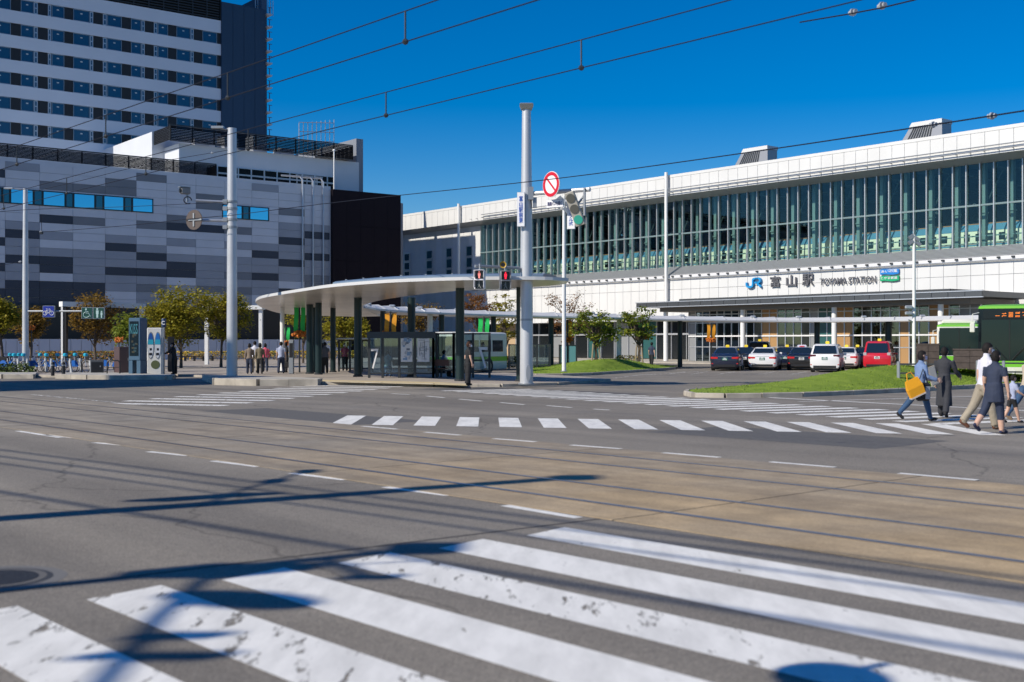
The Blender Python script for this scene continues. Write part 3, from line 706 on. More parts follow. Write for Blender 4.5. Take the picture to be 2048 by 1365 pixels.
# left end: white wall with four slit windows
b = MB(); b.bx(wL, ms[0], 1.55, 26, 0, zl0+.2); part(b, 'end_block', WHITE, st)
s = ms[0]-pw; lw = MB().bx(.01, pw-.01, 1.47, 1.56, 3.2, zl0+.12).mesh('wall_panel', WHITE)
lw2 = MB().bx(.01, pw-.01, 1.475, 1.56, 3.2, zl0+.12).mesh('wall_panel', WHITE2)
i = 0
while s > wL: put(lw2 if i % 3 == 1 else lw, 'wall_panel', st, (s, 0, 0)); s -= pw; i += 1
for u0_, u1_, v0_ in ((809,820.5,507),(853.5,866,501),(893,905,496),(933,945.5,492)):
    zt = S.z(u0_, v0_, 1.45); zb_ = S.z(u0_, 560, 1.45); h = (zt-zb_)/3
    for q in range(3): window(u0_, u1_, zb_+h*q+.05, zb_+h*(q+1)-.05, WGLASS2, st, off=1.45, fr=.1, fm=STEELW, F_=S)
# lower white band, two rows of panels
zmid = zs(566)
for s in allb:
    if s < ms[0]-pw*.5: continue
    o = MB()
pl1 = MB().bx(.016, pw-.016, 0, .08, zmid+.015, zp0-.1).mesh('band_panel', WHITE); pl2 = MB().bx(.016, pw-.016, 0, .08, zlow, zmid-.015).mesh('band_panel', WHITE)
for s in ms[:-1]: put(pl1, 'band_panel', st, (s, 0, 0)); put(pl2, 'band_panel', st, (s, 0, 0))
b = MB(); b.bx(ms[0], wR, .085, 1.6, zlow, zl2-.05); part(b, 'band_wall', STEEL, st); b = MB(); b.bx(ms[0], wR, -.02, .3, zp0-.05, zl2+.02); part(b, 'band_trim', WHITE2, st)
b = MB()
for s in ms: b.bx(s-.12, s+.12, -.16, -.03, zl2-.16, zl2-.03)
part(b, 'band_clips', DARKST, st)
b = MB(); b.tube([(ms[0],-.25,zp0),(wR,-.25,zp0)], .05, 6); part(b, 'service_rail', STEEL, st)
for u, u2 in ((918, zl0), (1333, 5.6)):
    s = S.s(u, -.3); b = MB(); b.tube([(s,-.35,4.2 if u == 918 else 5.6),(s,-.35,zr+.25)], .17, 10); part(b, 'downpipe', PAINTW, st, True)
# skylights on the roof
for u0_, u1_, v1_, v0_ in ((1470,1535,292,331),(1803,1884,238,284)):
    o8 = 7.0; a, c = S.s(u0_, o8), S.s(u1_, o8); zt = S.z(u1_, v1_, o8); z0 = S.z(u0_, v0_, o8); w = c-a; sl_ = .27*w; hh_ = zt-z0
    def sk(x, z, y): return (a+x*w*(1-.0)+sl_*z*(1-x), y, z0+hh_*z)
    b = MB(); q = [(0,-.6),(1,-.6),(1,1),(0,1)]
    b.add([sk(x,z,o8) for x,z in q]+[sk(x,z,o8+1.5) for x,z in q], [(0,1,2,3),(7,6,5,4),(1,5,6,2),(3,2,6,7),(0,3,7,4),(0,4,5,1)]); o = part(b, 'skylight', M('skylight_grey', (.34,.35,.38), .45, .3), st)
    b = MB()
    for k in range(9):
        x0, x1 = .14+k*.068, .14+k*.068+.034; b.add([sk(x0,-.3,o8-.05),sk(x1,-.3,o8-.05),sk(x1,.72,o8-.05),sk(x0,.72,o8-.05)], [(0,1,2,3)])
    part(b, 'skylight_grille', DARKST, o)
    b = MB(); b.add([sk(-.01,.78,o8-.08),sk(1.01,.78,o8-.08),sk(1.01,1.03,o8-.08),sk(-.01,1.03,o8-.08)]+[sk(-.01,.78,o8+1.6),sk(1.01,.78,o8+1.6),sk(1.01,1.03,o8+1.6),sk(-.01,1.03,o8+1.6)], [(0,1,2,3),(3,2,6,7),(0,3,7,4),(1,5,6,2)]); part(b, 'skylight_cap', WHITE, o)
# lettering on the white band
JR = thing('station_sign', 'blue rail logo and dark station name letters on the white band', 'sign', (*S.O, 0), S.rot)
def on_band(u, v): return S.s(u), S.z(u, v)
a0, z0 = on_band(1494, 577); a1, z1 = on_band(1526.5, 555)
w, hh = a1-a0, z1-z0
def jr(x, y): return (a0+x*w, z0+y*hh)
def thick_path(pts, r):
    L, R = [], []
    for i, p in enumerate(pts):
        a, c = Vector(pts[max(i-1,0)]), Vector(pts[min(i+1,len(pts)-1)]); d = (c-a).normalized(); n = Vector((-d.y,d.x))*r; L.append(tuple(Vector(p)+n)); R.append(tuple(Vector(p)-n))
    return L+R[::-1]
b = MB(); RX = Matrix.Rotation(pi/2, 4, 'X')
J = [(0.07,.55)]+[(.27-.20*cos(t), .30-.22*sin(t)) for t in [pi*k/8 for k in range(1,8)]]+[(.47,.45),(.47,.78)]+[(.47+.16*(1-cos(t)), .78+.13*sin(t)) for t in [pi/2*k/4 for k in range(1,5)]]+[(.80,.91)]
R1 = [(.60,.91),(.78,.91)]+[(.78+.14*sin(t), .70+.21*cos(t)) for t in [pi*k/8 for k in range(1,8)]]+[(.78,.49),(.58,.49)]
R2 = [(.70,.50),(.95,.06)]
for pth in (J, R1, R2):
    pl = thick_path([jr(*p) for p in pth], hh*.085)
    n = len(pl)//2
    for i in range(n-1):
        q = [pl[i], pl[i+1], pl[-2-i], pl[-1-i]]
        b.add([(x,-.30,z) for x,z in q]+[(x,-.06,z) for x,z in q], [(0,1,2,3),(7,6,5,4),(0,4,5,1),(1,5,6,2),(2,6,7,3),(3,7,4,0)])
part(b, 'logo', JRBLUE, JR)
for ch, ua, ub, va, vb in (('富',1543,1562,552,575),('山',1575,1595,550,574),('駅',1607,1629,547.5,572.5)):
    sa, za = on_band(ua, vb); sb, zb_ = on_band(ub, va); lettering(ch, zb_-za, LETTERGREY, JR, ((sa+sb)/2, -.16, (za+zb_)/2), depth=.14, width=sb-sa, bold=.004)
sa, za = on_band(1642, 571.5); sb, zb_ = on_band(1754, 556); zc = (S.z(1642,563.5)+S.z(1754,560))/2
lettering('TOYAMA STATION', .60, LETTERGREY, JR, ((sa+sb)/2, -.16, zc), depth=.08, width=sb-sa, bold=.006)
AI = thing('railway_sign', 'blue and green wave shaped railway emblem right of the station name', 'sign', (*S.O, 0), S.rot)
for (va, vb), colr, txt, nm in (((538,550.5),(.01,.20,.60),'あいの風','blue_wave'),((551.5,563.5),(.01,.38,.16),'とやま鉄道','green_wave')):
    sa, za = on_band(1763, vb); sb, zb_ = on_band(1800, va); n = 14; h = zb_-za; b = MB(); top = []; bot = []
    for i in range(n+1):
        t = i/n; x = sa+(sb-sa)*t; wv = .10*h*sin(t*2*pi+.4); bot.append((x, za+wv+h*.10*(t-.3))); top.append((x, zb_-.02+wv*.6))
    for i in range(n):
        q = [bot[i], bot[i+1], top[i+1], top[i]]; b.add([(x,-.20,z) for x,z in q]+[(x,-.05,z) for x,z in q], [(0,1,2,3),(7,6,5,4),(0,4,5,1),(1,5,6,2),(2,6,7,3),(3,7,4,0)])
    o = part(b, nm, M(nm, colr, .4), AI)
    lettering(txt, h*.52, SIGNWHITE, o, ((sa+sb)/2, -.215, (za+zb_)/2+h*.10), depth=.03, width=(sb-sa)*.88, bold=.008)

# ground storey of the station under the band
b = MB(); b.bx(ms[0], wR, 2.2, 25, 0, zlow+.2); part(b, 'ground_storey', M('ground_wall', (.16,.14,.12), .6), st)
gpal = [M('front_dark', (.015,.018,.02), .15, spec=.7), M('front_beige', (.46,.33,.20), .55), M('front_grey', (.24,.25,.26), .4), M('front_teal', (.03,.10,.10), .2), M('front_white', (.62,.62,.60), .5), M('front_wood', (.38,.22,.09), .5)]
patt = [4,1,1,4,0,0,2,0,0,3,0,2,2,3,0,0,0,0,5,0,2,0,0,0,5,0,0,4,0,0,5,5,0,0,0,2,0,0,0,0,0]
sE0, sE1 = S.s(1375, 0), S.s(1975, 0)
nb = 44; fw = (gR-ms[0])/nb*1.0
for i in range(nb):
    s = ms[0]+i*fw; ent = sE0-1 < s < sE1
    m = gpal[patt[i % len(patt)]] if not ent else gpal[(0,0,2,0,3,0,0,5,0,2,0,0,4,0,0,5)[i % 16]]
    b = MB(); b.bx(s+.05, s+fw-.05, 1.9, 2.15, .15, 2.55); o = part(b, 'shop_panel', m, st)
    b = MB(); b.bx(s+.05, s+fw-.05, 1.92, 2.15, 2.75, zlow-.05); o = part(b, 'shop_panel', m if (i % 3) else gpal[0], st)
b = MB(); b.bx(ms[0], wR, 1.7, 2.1, 2.56, 2.74); b.bx(ms[0], wR, 1.3, 2.2, zlow-.04, zlow+.19); part(b, 'shop_lintel', STEELW, st)
b = MB()
for i in range(nb+1): s = ms[0]+i*fw; b.bx(s-.04, s+.04, 1.75, 2.16, .1, zlow-.05)
part(b, 'shop_posts', STEELW, st)
# entrance: projecting glazed front below the awning
eo = -5.2; e0, e1 = S.s(1378, eo), S.s(1962, eo); n = 34; ew = (e1-e0)/n; zE = 5.1
b = MB(); b.bx(e0, e1, eo+3, eo+3.2, .1, zE); part(b, 'lobby_wall', M('lobby', (.05,.045,.04), .7), st)
b = MB(); b.bx(e0-.1, e1+.1, eo-.05, 1.7, zE, zE+.15); part(b, 'lobby_roof', WHITE2, st)
epal = [glass('front_glass', (.5,.57,.6), .08), gpal[5], gpal[3], gpal[2], gpal[0]]
ek = [3,0,0,4,0,0,0,0,0,4,1,1,0,0,0,4,3,2,2,1,1,0,4,0,0,0,1,0,0,1,1,0,3,3]
for i in range(n):
    s = e0+i*ew; m = epal[ek[i]]
    for a, c in ((.12,1.35),(1.43,2.30),(2.40,3.5),(3.62,4.28),(4.36,zE-.02)):
        b = MB(); b.bx(s+.05, s+ew-.05, eo, eo+.06, a, c); part(b, 'lobby_pane', m, st)
b = MB()
for i in range(n+1): s = e0+i*ew; b.bx(s-.04, s+.04, eo-.05, eo+.12, .1, zE)
for z in (1.39, 2.35, 3.56, 4.32): b.bx(e0, e1, eo-.03, eo+.10, z-.035, z+.035)
part(b, 'lobby_frame', STEELW, st)
b = MB(); b.bx(e0, e1, eo-.10, eo+.10, 2.30, 2.42); part(b, 'lobby_beam', WHITE2, st)
b = MB()
for i in range(0, n, 3): b.bx(e0+i*ew+.3, e0+i*ew+1.0, eo+2.85, eo+2.95, .2, 2.2)
part(b, 'lobby_doors', gpal[1], st)
# entrance awning with white posts
aw = thing('entrance_awning', 'wide dark metal awning on white posts over the station entrance', 'awning', (*S.O, 0), S.rot)
ao = -8.5; a0_, a1_ = S.s(1273, ao), S.s(1965, ao); za1, za0 = S.z(1640, 593.5, ao), S.z(1640, 604, ao)
b = MB(); b.bx(a0_, a1_, ao, -1.0, za0, za1); part(b, 'roof', M('awning_metal', (.12,.125,.13), .38, .6), aw)
n = 26
am = MB().bx(.02, (a1_-a0_)/n-.02, ao-.05, ao+.01, za0+.03, za1-.03).mesh('fascia_panel', M('awning_metal', (.12,.125,.13)))
for i in range(n): put(am, 'fascia_panel', aw, (a0_+(a1_-a0_)*i/n, 0, 0))
b = MB(); b.bx(a0_-.06, a1_+.06, ao-.10, ao+.05, za1-.02, za1+.06); b.bx(a0_-.06, a1_+.06, ao-.10, ao+.05, za0-.05, za0+.02); part(b, 'trim', STEELW, aw)
b = MB(); b.bx(a0_+2.0, a1_-1.5, ao+1.0, -1.2, za0-.42, za0-.03); part(b, 'soffit', M('awning_soffit', (.16,.145,.13), .5), aw)
b = MB(); b.bx(a0_+3.0, a1_-4, ao+2.5, -.4, za1+.03, za1+.35); part(b, 'upper_roof', M('awning_dark', (.05,.055,.06), .5), aw)
for u in (1330, 1484, 1667, 1880):
    s = S.s(u, ao+1.2); b = MB(); b.tube([(s,ao+1.3,.05),(s,ao+1.3,za0-.40)], .21, 14); part(b, 'post', PAINTW, aw, True)
# the bullet train standing in the hall
tr = thing('bullet_train', 'ivory bullet train with blue and copper stripes behind the station glass', 'train', (*S.O, 0), S.rot)
IV = M('train_ivory', (.78,.74,.62), .35); yt = 6.2; zt0 = zg0-.5; zt1 = S.z(1940, 447, yt)+.1
carL = 24.5; s = ms[0]-2
TB, TC, TWIN = M('train_blue', (.10,.25,.42), .35), M('train_copper', (.42,.20,.09), .4), M('train_window', (.01,.015,.02), .15)
hB = zt1-zt0
while s < wR-1:
    e = min(s+carL-.5, wR-.5); b = MB()
    prof = [(yt,zt0),(yt-.12,zt0+hB*.35),(yt-.05,zt0+hB*.72),(yt+.35,zt0+hB*.93),(yt+1.0,zt1),(yt+2.4,zt1),(yt+3.3,zt0+hB*.72),(yt+3.3,zt0)]
    b.loft([[(s,y,z) for y,z in prof][::-1], [(e,y,z) for y,z in prof][::-1]]); car = part(b, 'train_car', IV, tr, True)
    b = MB(); b.add([(s,yt-.06,zt0+hB*.735),(e,yt-.06,zt0+hB*.735),(e,yt+.30,zt0+hB*.925),(s,yt+.30,zt0+hB*.925)], [(0,1,2,3)]); part(b, 'blue_roof_stripe', TB, car)
    b = MB(); b.bx(s, e, yt-.135, yt-.05, zt0+hB*.33, zt0+hB*.37); part(b, 'blue_stripe', TB, car)
    b = MB(); b.bx(s, e, yt-.125, yt-.05, zt0+hB*.375, zt0+hB*.40); b.bx(s, e, yt+.28, yt+.33, zt0+hB*.925, zt0+hB*.95); part(b, 'copper_stripe', TC, car)
    wmh = MB().bx(-.26,.26,yt-.125,yt-.04,zt0+hB*.46,zt0+hB*.66).mesh('window', TWIN)
    x = s+2.4
    while x < e-2.2: put(wmh, 'window', car, (x,0,0)); x += 1.04
    b = MB(); b.bx(s+.7, s+1.5, yt-.13, yt-.04, zt0+hB*.1, zt0+hB*.70); b.bx(e-1.5, e-.7, yt-.13, yt-.04, zt0+hB*.1, zt0+hB*.70); part(b, 'door', M('train_door', (.62,.60,.52), .4), car)
    s += carL
# pavement along the station front
slab_poly('pavement', [S.w(ms[0]-4,-17,0).xy, S.w(S.s(1300),-13,0).xy, S.w(wR,-10,0).xy, S.w(wR,2,0).xy, S.w(ms[0]-4,2,0).xy], .10, PAVING2)
# ------------------------------------------------------------------ curved canopy roof and walkway roof
CA, CB = 5.42-.06, .0253
def CP(u, v):                    # point of the gently sloping canopy plane under a photo pixel
    k = (VH-v)/F; Y = (CA-H)/(k+CB); return Vector((X_(u,Y), Y, CA-CB*Y))
def smooth_line(pts, n=4):
    out = []
    P = [Vector(p) for p in pts]
    for i in range(len(P)-1):
        p0, p1, p2, p3 = P[max(i-1,0)], P[i], P[i+1], P[min(i+2,len(P)-1)]
        for j in range(n):
            t = j/n; out.append(.5*((2*p1)+(p2-p0)*t+(2*p0-5*p1+4*p2-p3)*t*t+(3*p1-p0-3*p2+p3)*t**3))
    return out+[P[-1]]
SOFF = M('canopy_soffit', (.66,.62,.56), .28, .35, var=.12, scale=.6)
CANW = M('canopy_white', (.62,.62,.62), .35)
CANTOP = M('canopy_top', (.20,.27,.36), .3, .2)  # blue grey puts the shade on the white spine into its colour
outer = [CP(u,v) for u,v in ((1137,563),(1090,560.5),(1000,560),(900,561.5),(795,565),(718,570),(657,575.5),(602,583.5),(561,590),(524,597),(512,603.5),(514,609),(527,617),(567,628),(640,632),(718,634))]
inner = [CP(u,v) for u,v in ((760,633),(735,622),(726,613),(735,608),(761,601),(804,594),(850,588.5),(900,583.5),(975,579.5),(1064,574.5),(1132,568.5))]
outl = smooth_line(outer)+smooth_line(inner)
can = thing('curved_canopy', 'large sweeping white canopy roof over the bus stops with dark green columns', 'canopy', (0,0,0))
def sheet(pts, dz0, dz1, mats, name, parent, inset=0):
    n = len(pts); b = MB(); vs = [(p.x,p.y,p.z+dz0) for p in pts]+[(p.x,p.y,p.z+dz1) for p in pts]
    b.add(vs, [tuple(range(n))], 1); b.f.append(tuple(range(2*n-1,n-1,-1))); b.m.append(2)
    for i in range(n): b.f.append((i, n+i, n+(i+1)%n, (i+1)%n)); b.m.append(0)
    me = b.mesh(name, mats); bm = bmesh.new(); bm.from_mesh(me); bmesh.ops.recalc_face_normals(bm, faces=bm.faces); bm.to_mesh(me); bm.free()
    return put(me, name, parent)
sheet(outl, 0, .13, [CANW, SOFF, CANTOP], 'roof', can)
# raised spine on the roof, set in from the rim
cen = sum((p for p in outl), Vector())/len(outl)
sp = smooth_line([CP(u,v)+Vector((0,1.2,0)) for u,v in ((1088,560),(1000,560),(900,561.5),(795,565),(718,570),(657,575.5))])
b = MB(); nsp = len(sp); ringp = []
for p in sp: ringp.append([(p.x,p.y,p.z+.13),(p.x,p.y,p.z+.27),(p.x+.1,p.y+.15,p.z+.33),(p.x+.6,p.y+1.8,p.z+.33),(p.x+.6,p.y+1.9,p.z+.13)])
b.loft(ringp); b.build('roof_spine', CANTOP, can, True)
b = MB()
for i in range(0, nsp-1, 2):
    p = sp[i]; b.box((p.x,p.y+1.0,p.z+.345), (.05,1.7,.04))
b.build('roof_seams', STEELW, can)
# soffit seams: thin battens on the underside
for i in range(14):
    p = CP(560+i*38, 590-i*1.5)
for (u, vb, y, r, m) in ((716,None,57.5,.19,GREENCOL),(823,None,57.6,.19,GREENCOL),(920,None,51.0,.19,GREENCOL),(619.5,None,63,.18,GREENCOL),(627.5,None,66,.12,GREENCOL),(637,None,61.5,.17,GREENCOL),(666,None,66.5,.15,GREENCOL),(564.5,None,66,.12,PAINTW),(1040,None,50.5,.16,GREENCOL)):
    x = X_(u, y); zt_ = CA-CB*y
    b = MB(); b.tube([(x,y,.1),(x,y,zt_+.02)], r, 14); c = b.build('column', m, can, True)
    b = MB(); b.lathe([(r+.05,.11),(r+.05,.17),(r+.01,.2)], 14, mat4=Matrix.Translation((x,y,0))); b.build('base_collar', DARKST, c)
# far walkway roof
nearl = smooth_line([CP(u,v) for u,v in ((731,616.5),(761,621.6),(825,626),(900,629.5),(1042,634),(1222,638),(1300,640.5),(1486,643.5),(1600,644.4),(1760,643.5),(1900,641),(2080,637))], 5)
wk = thing('walkway_roof', 'long thin white walkway roof curving behind the taxi rank', 'canopy', (0,0,0))
b = MB(); rings = []
for i, p in enumerate(nearl):
    d = (nearl[min(i+1,len(nearl)-1)]-nearl[max(i-1,0)]).xy.normalized(); n = Vector((-d.y,d.x)); q = p.xy+n*3.6
    rings.append([(p.x,p.y,p.z),(p.x,p.y,p.z+.10),(p.x+n.x*.5,p.y+n.y*.5,p.z+.32),(q.x-n.x*.5,q.y-n.y*.5,p.z+.32),(q.x,q.y,p.z+.10),(q.x,q.y,p.z)])
b.loft(rings); b.m = [0]*len(b.m); me = b.mesh('roof', [CANW, SOFF]); put(me, 'roof', wk)
b = MB()
for i, (p, r) in enumerate(zip(nearl, rings)):
    if i % 2 == 0:
        m = Vector(r[1]).lerp(Vector(r[2]), .5); k = Vector(r[3])-Vector(r[2]); b.tube([Vector(r[1])+Vector((0,0,.02)), Vector(r[2])+Vector((0,0,.03)), Vector(r[3])+Vector((0,0,.03))], .03, 5)
b.build('roof_ribs', STEELW, wk)
b = MB()
for i in range(4, len(nearl)-1, 4):
    p = Vector(rings[i][2]); b.cbox((p.x,p.y,p.z+.05), (.35,.30,.14), .04)
b.build('roof_lamps', STEELW, wk)
for u, m, r in ((766,GREENCOL,.16),(860,PAINTW,.17),(883,GREENCOL,.17),(987,GREENCOL,.17),(1102,GREENCOL,.18),(1360,GREENCOL,.17),(1238,PAINTW,.17),(1634,GREENCOL,.20),(1777,GREENCOL,.24)):
    i = min(range(len(nearl)), key=lambda j: abs(nearl[j].x/nearl[j].y*F+1024-u)); p = Vector(rings[i][0]).lerp(Vector(rings[i][5]), .55)
    x = X_(u, p.y); b = MB(); b.tube([(x,p.y,.05),(x,p.y,p.z+.05)], r, 12); b.build('column', m, wk, True)

# ------------------------------------------------------------------ bus shelters
def pane_wall(parent, pts, z0, z1, posts=True, glassm=None, pr=.055):
    for a, c in zip(pts[:-1], pts[1:]):
        a, c = Vector(a), Vector(c); d = (c-a).normalized(); L = (c-a).length; ang = atan2(d.y,d.x)
        b = MB(); b.box((*((a+c)/2).xy,(z0+z1)/2), (L-.12,.02,z1-z0), rz=ang); b.build('glass_panel', glassm or GLASS_SH, parent)
        b = MB()
        for z in (z0, z1): b.box((*((a+c)/2).xy,z), (L-.10,.07,.07), rz=ang)
        b.build('frame_rail', DARKST, parent)
    for p in pts:
        b = MB(); b.box((p[0],p[1],(.10+z1+.05)/2), (pr*2,pr*2,z1+.05-.10)); b.build('post', DARKST, parent)
sh = thing('bus_shelter', 'dark framed glass bus shelter with number seven pane and two map posters', 'bus shelter', (0,0,0))
ys = 55.5; zt_ = Z_(668, ys)
pts = [(X_(u,ys)*1, ys, 0) for u in (738.5, 765.5, 798.5, 830, 866.5)]
pane_wall(sh, pts, .32, zt_, glassm=glass('shelter_glass_blue', (.60,.71,.76), .12))
b = MB(); b.box(((pts[0][0]+pts[-1][0])/2, ys, zt_-.06), (pts[-1][0]-pts[0][0]+.2, .14, .30)); b.build('header', M('shelter_header', (.02,.035,.055), .4), sh)
bk = [(pts[-1][0], ys, 0), (pts[-1][0]+.1, ys+1.9, 0)]; pane_wall(sh, bk, .32, zt_)
b = MB(); b.bx(pts[0][0]-.2, pts[-1][0]+.3, ys-.2, ys+2.0, zt_+.06, zt_+.14); 
lettering('7', Z_(698,ys)-Z_(738,ys), SIGNWHITE, sh, (X_(750,ys), ys-.03, (Z_(698,ys)+Z_(738,ys))/2), width=.34, depth=.01, bold=-.01)
def poster(u0, u1, v0, v1, kind):
    x0, x1, z0, z1 = X_(u0,ys), X_(u1,ys), Z_(v1,ys), Z_(v0,ys); b = MB(); b.bx(x0,x1,ys-.06,ys-.025,z0,z1); o = b.build('poster', M('poster_paper', (.62,.66,.72), .5), sh)
    r2 = random.Random(5+u0); b = MB()
    if kind == 'map':
        for i in range(26):
            w, h = .05+r2.random()*.16, .04+r2.random()*.14; x, z = x0+.03+r2.random()*(x1-x0-w-.06), z0+.03+r2.random()*(z1-z0-h-.06); b.bx(x,x+w,ys-.066-.0004*i,ys-.0605,z,z+h,i % 3)
    else:
        for i in range(34):
            if r2.random() < .5: x, z, l = x0+.04+r2.random()*(x1-x0)*.5, z0+.05+r2.random()*(z1-z0-.1), .1+r2.random()*.25; b.bx(x,min(x+l,x1-.03),ys-.066-.0003*i,ys-.0605,z,z+.014,2)
            else: x, z, l = x0+.04+r2.random()*(x1-x0-.1), z0+.05+r2.random()*(z1-z0)*.6, .1+r2.random()*.3; b.bx(x,x+.014,ys-.066-.0003*i,ys-.0605,z,min(z+l,z1-.05),2)
    b.build('print', [M('print_blue', (.20,.32,.50), .5), M('print_grey', (.42,.46,.52), .5), M('print_dark', (.14,.18,.24), .5)], o)
poster(802,825,673,724,'map'); poster(835,859,673,724,'plan')
def bench(x, y, L, name, label, rz=0):
    t = thing(name, label, 'bench', (x,y,.11), rz)
    MB().bx(-L/2,L/2,-.2,.2,.40,.45).build('seat', M('bench_wood', (.12,.045,.03), .5), t)
    bb = MB().bx(-L/2,L/2,-.23,-.19,.55,.85); bb.build('backrest', M('bench_wood', (.12,.045,.03)), t)
    for s in (-1, 1): MB().bx(s*L*.38-.04,s*L*.38+.04,-.21,.18,0,.40).build('leg', DARKST, t)
    return t
bench(X_(833,ys)+.1, ys+1.0, 2.6, 'bench', 'long brown wooden bench behind the map posters in the shelter')
bench(X_(895,ys+1), ys+.6, 1.2, 'bench', 'short dark bench just right of the poster shelter')
sh2 = thing('bus_shelter', 'narrow glass shelter screen behind the woman in black with number seven', 'bus shelter', (0,0,0))
y2 = 55.8; p2 = [(X_(u,y2), y2, 0) for u in (908, 946, 979)]; pane_wall(sh2, p2, .45, Z_(668,y2))
b = MB(); b.box(((p2[0][0]+p2[2][0])/2,y2,Z_(721,y2)),(p2[2][0]-p2[0][0],.06,.07)); b.build('hand_rail', DARKST, sh2)
pane_wall(sh2, [(X_(873,y2+.3),y2+.3,0),(X_(907,y2),y2,0)], .45, Z_(668,y2))
me7 = lettering('7', 1.0, SIGNWHITE, sh2, (X_(966,y2), y2-.03, Z_(716,y2)), width=.42, depth=.01); me7.scale = (-1,1,1)
sh3 = thing('bus_shelter', 'grey framed bus shelter further back behind the leftmost green columns', 'bus shelter', (0,0,0))
y3 = 68; pane_wall(sh3, [(X_(u,y3),y3,0) for u in (678,700,724,745)], .3, Z_(682,y3))
b = MB(); b.bx(X_(674,y3),X_(748,y3),y3-.4,y3+1.6,Z_(682,y3)+.08,Z_(682,y3)+.16); b.build('roof', STEELW, sh3)
sh4 = thing('glass_screen', 'row of dark glass wind screens behind the tall signal pole', 'screen', (0,0,0))
y4 = 76; pane_wall(sh4, [(X_(u,y4),y4,0) for u in (1018,1046,1074,1100)], .3, Z_(690,y4), glassm=GLASS_DK)
sh5 = thing('glass_screen', 'blue green glass booth wall left of the mound tree', 'screen', (0,0,0))
y5 = 86; pane_wall(sh5, [(X_(u,y5),y5,0) for u in (1119,1135,1153)], .3, Z_(691,y5), glassm=M('frost_teal', (.12,.30,.34), .3))
# posts of pale grey at the plaza edge of the canopy
for u, v, vt, m, nm in ((583,748,680,STEEL,'slim grey pillar beside the leftmost canopy columns'),(645,747,680,STEEL,'slim grey pillar touching the thickest green column')):
    p = G(u, v, .11); h = Z_(vt,p.y)
    o = thing('information_pillar', nm, 'pillar', (p.x,p.y,.11)); MB().cbox((0,0,(h-.11)/2),(.24,.30,h-.11),.02).build('body', m, o); MB().bx(-.09,.09,-.162,-.15,h*.45,h*.85).build('display', BLACK, o)

# ------------------------------------------------------------------ poles and what hangs on them
def pole(u, v, vt, r0, r1, name, label, cat, mat=STEELW, z=.11, lid=True):
    p = G(u, v, z); zt = Z_(vt, p.y); t = thing(name, label, cat, (p.x,p.y,z))
    h = zt-z; MB().tube([(0,0,0),(0,0,h*.5),(0,0,h)], [r0,(r0*.75+r1*.25) if r1 < r0*.8 else (r0+r1)/2,r1], 24).build('shaft', mat, t, True)
    MB().lathe([(r0+.07,0),(r0+.07,.03),(r0+.01,.05)], 24).build('base_plate', STEEL, t)
    return t, p, h
POLEM = M('pole_galvanised', (.56,.57,.59), .42, .35, var=.06, scale=1.0)
tp, pp, ph = pole(1053, 769, 215, .262, .17, 'signal_pole', 'tall tapered grey pole holding the red ringed sign and pedestrian signals', 'pole', POLEM)
MB().cbox((0,0,ph+.10),(.52,.52,.05),.02).build('cap', STEEL, tp)
b = MB(); b.loft([[(x*.20,y*.20,ph-.10) for x,y in ((-1,-1),(1,-1),(1,1),(-1,1))],[(x*.27,y*.27,ph+.08) for x,y in ((-1,-1),(1,-1),(1,1),(-1,1))]]); b.build('cap_housing', M('cap_grey', (.26,.27,.25), .5, .3), tp)
b = MB(); R = Matrix.Translation((.07,-.255,.45)); b.lathe([(.09,-.01),(.09,.01)], 16, mat4=R @ Matrix.Rotation(radians(90),4,'X') @ Matrix.Diagonal((1,3.6,1,1))); b.build('access_cover', STEEL, tp)
yp = pp.y; wx = lambda u, y=yp: X_(u,y)-pp.x; wz = lambda v, y=yp: Z_(v,y)-.11
b = MB()
for v in (388, 408, 536, 560, 640): z = wz(v); rr = .262-.092*z/ph; b.lathe([(rr+.012,z-.04),(rr+.012,z+.04)], 24)
b.build('clamp_band', STEEL, tp)
# upper bracket with its end post
ye = 45.5; xe = X_(1180,ye)-pp.x; za_ = wz(388.5); dy = ye-yp
b = MB(); b.tube([(.1,-.05,za_),(xe,dy,za_)], .085, 8); o = b.build('bracket_arm', POLEM, tp)
b = MB(); x1 = X_(1169,ye)-pp.x; b.tube([(x1,dy,za_+.05),(x1,dy,za_-1.0)], .05, 8); b.build('drop_post', STEEL, o)
b = MB(); b.box((.16,-.12,za_),(.22,.34,.5)); b.box((.32,-.1,za_-.35),(.16,.2,.4)); b.build('clamp_box', STEEL, tp)
# lower bracket for the pedestrian signals
yl = 45.6; zl_ = wz(537); xl = X_(950,yl)-pp.x
b = MB(); b.tube([(-.1,-.05,zl_-.28),(-.28,-.15,zl_),(xl,yl-yp,zl_)], .06, 8); b.build('signal_arm', STEEL, tp)

def sign_board(name, label, cat, u0, u1, v0, v1, y, text, vertical, lm, fm=SIGNWHITE, th=.12, rz=0, pad=.8, group=None):
    x0, x1, z0, z1 = X_(u0,y), X_(u1,y), Z_(v1,y), Z_(v0,y); w, h = x1-x0, z1-z0
    t = thing(name, label, cat, ((x0+x1)/2,y,(z0+z1)/2), rz, group)
    MB().bx(-w/2,w/2,0,th,-h/2,h/2).build('board', fm, t); MB().bx(-w/2-.015,w/2+.015,.02,th+.015,-h/2-.015,h/2+.015).build('frame', STEELW, t)
    if text: lettering(text, h*pad if vertical else h*.55, lm, t, (0,-.01,0), width=w*.56 if vertical else w*.88, depth=.012, vertical=vertical, bold=0)
    return t
sign_board('name_sign', 'tall white board with blue vertical station front lettering on the signal pole', 'sign', 1034.5, 1049, 385.5, 453, yp-.35, '富山駅前東', True, LETTERBLUE, rz=radians(-12))
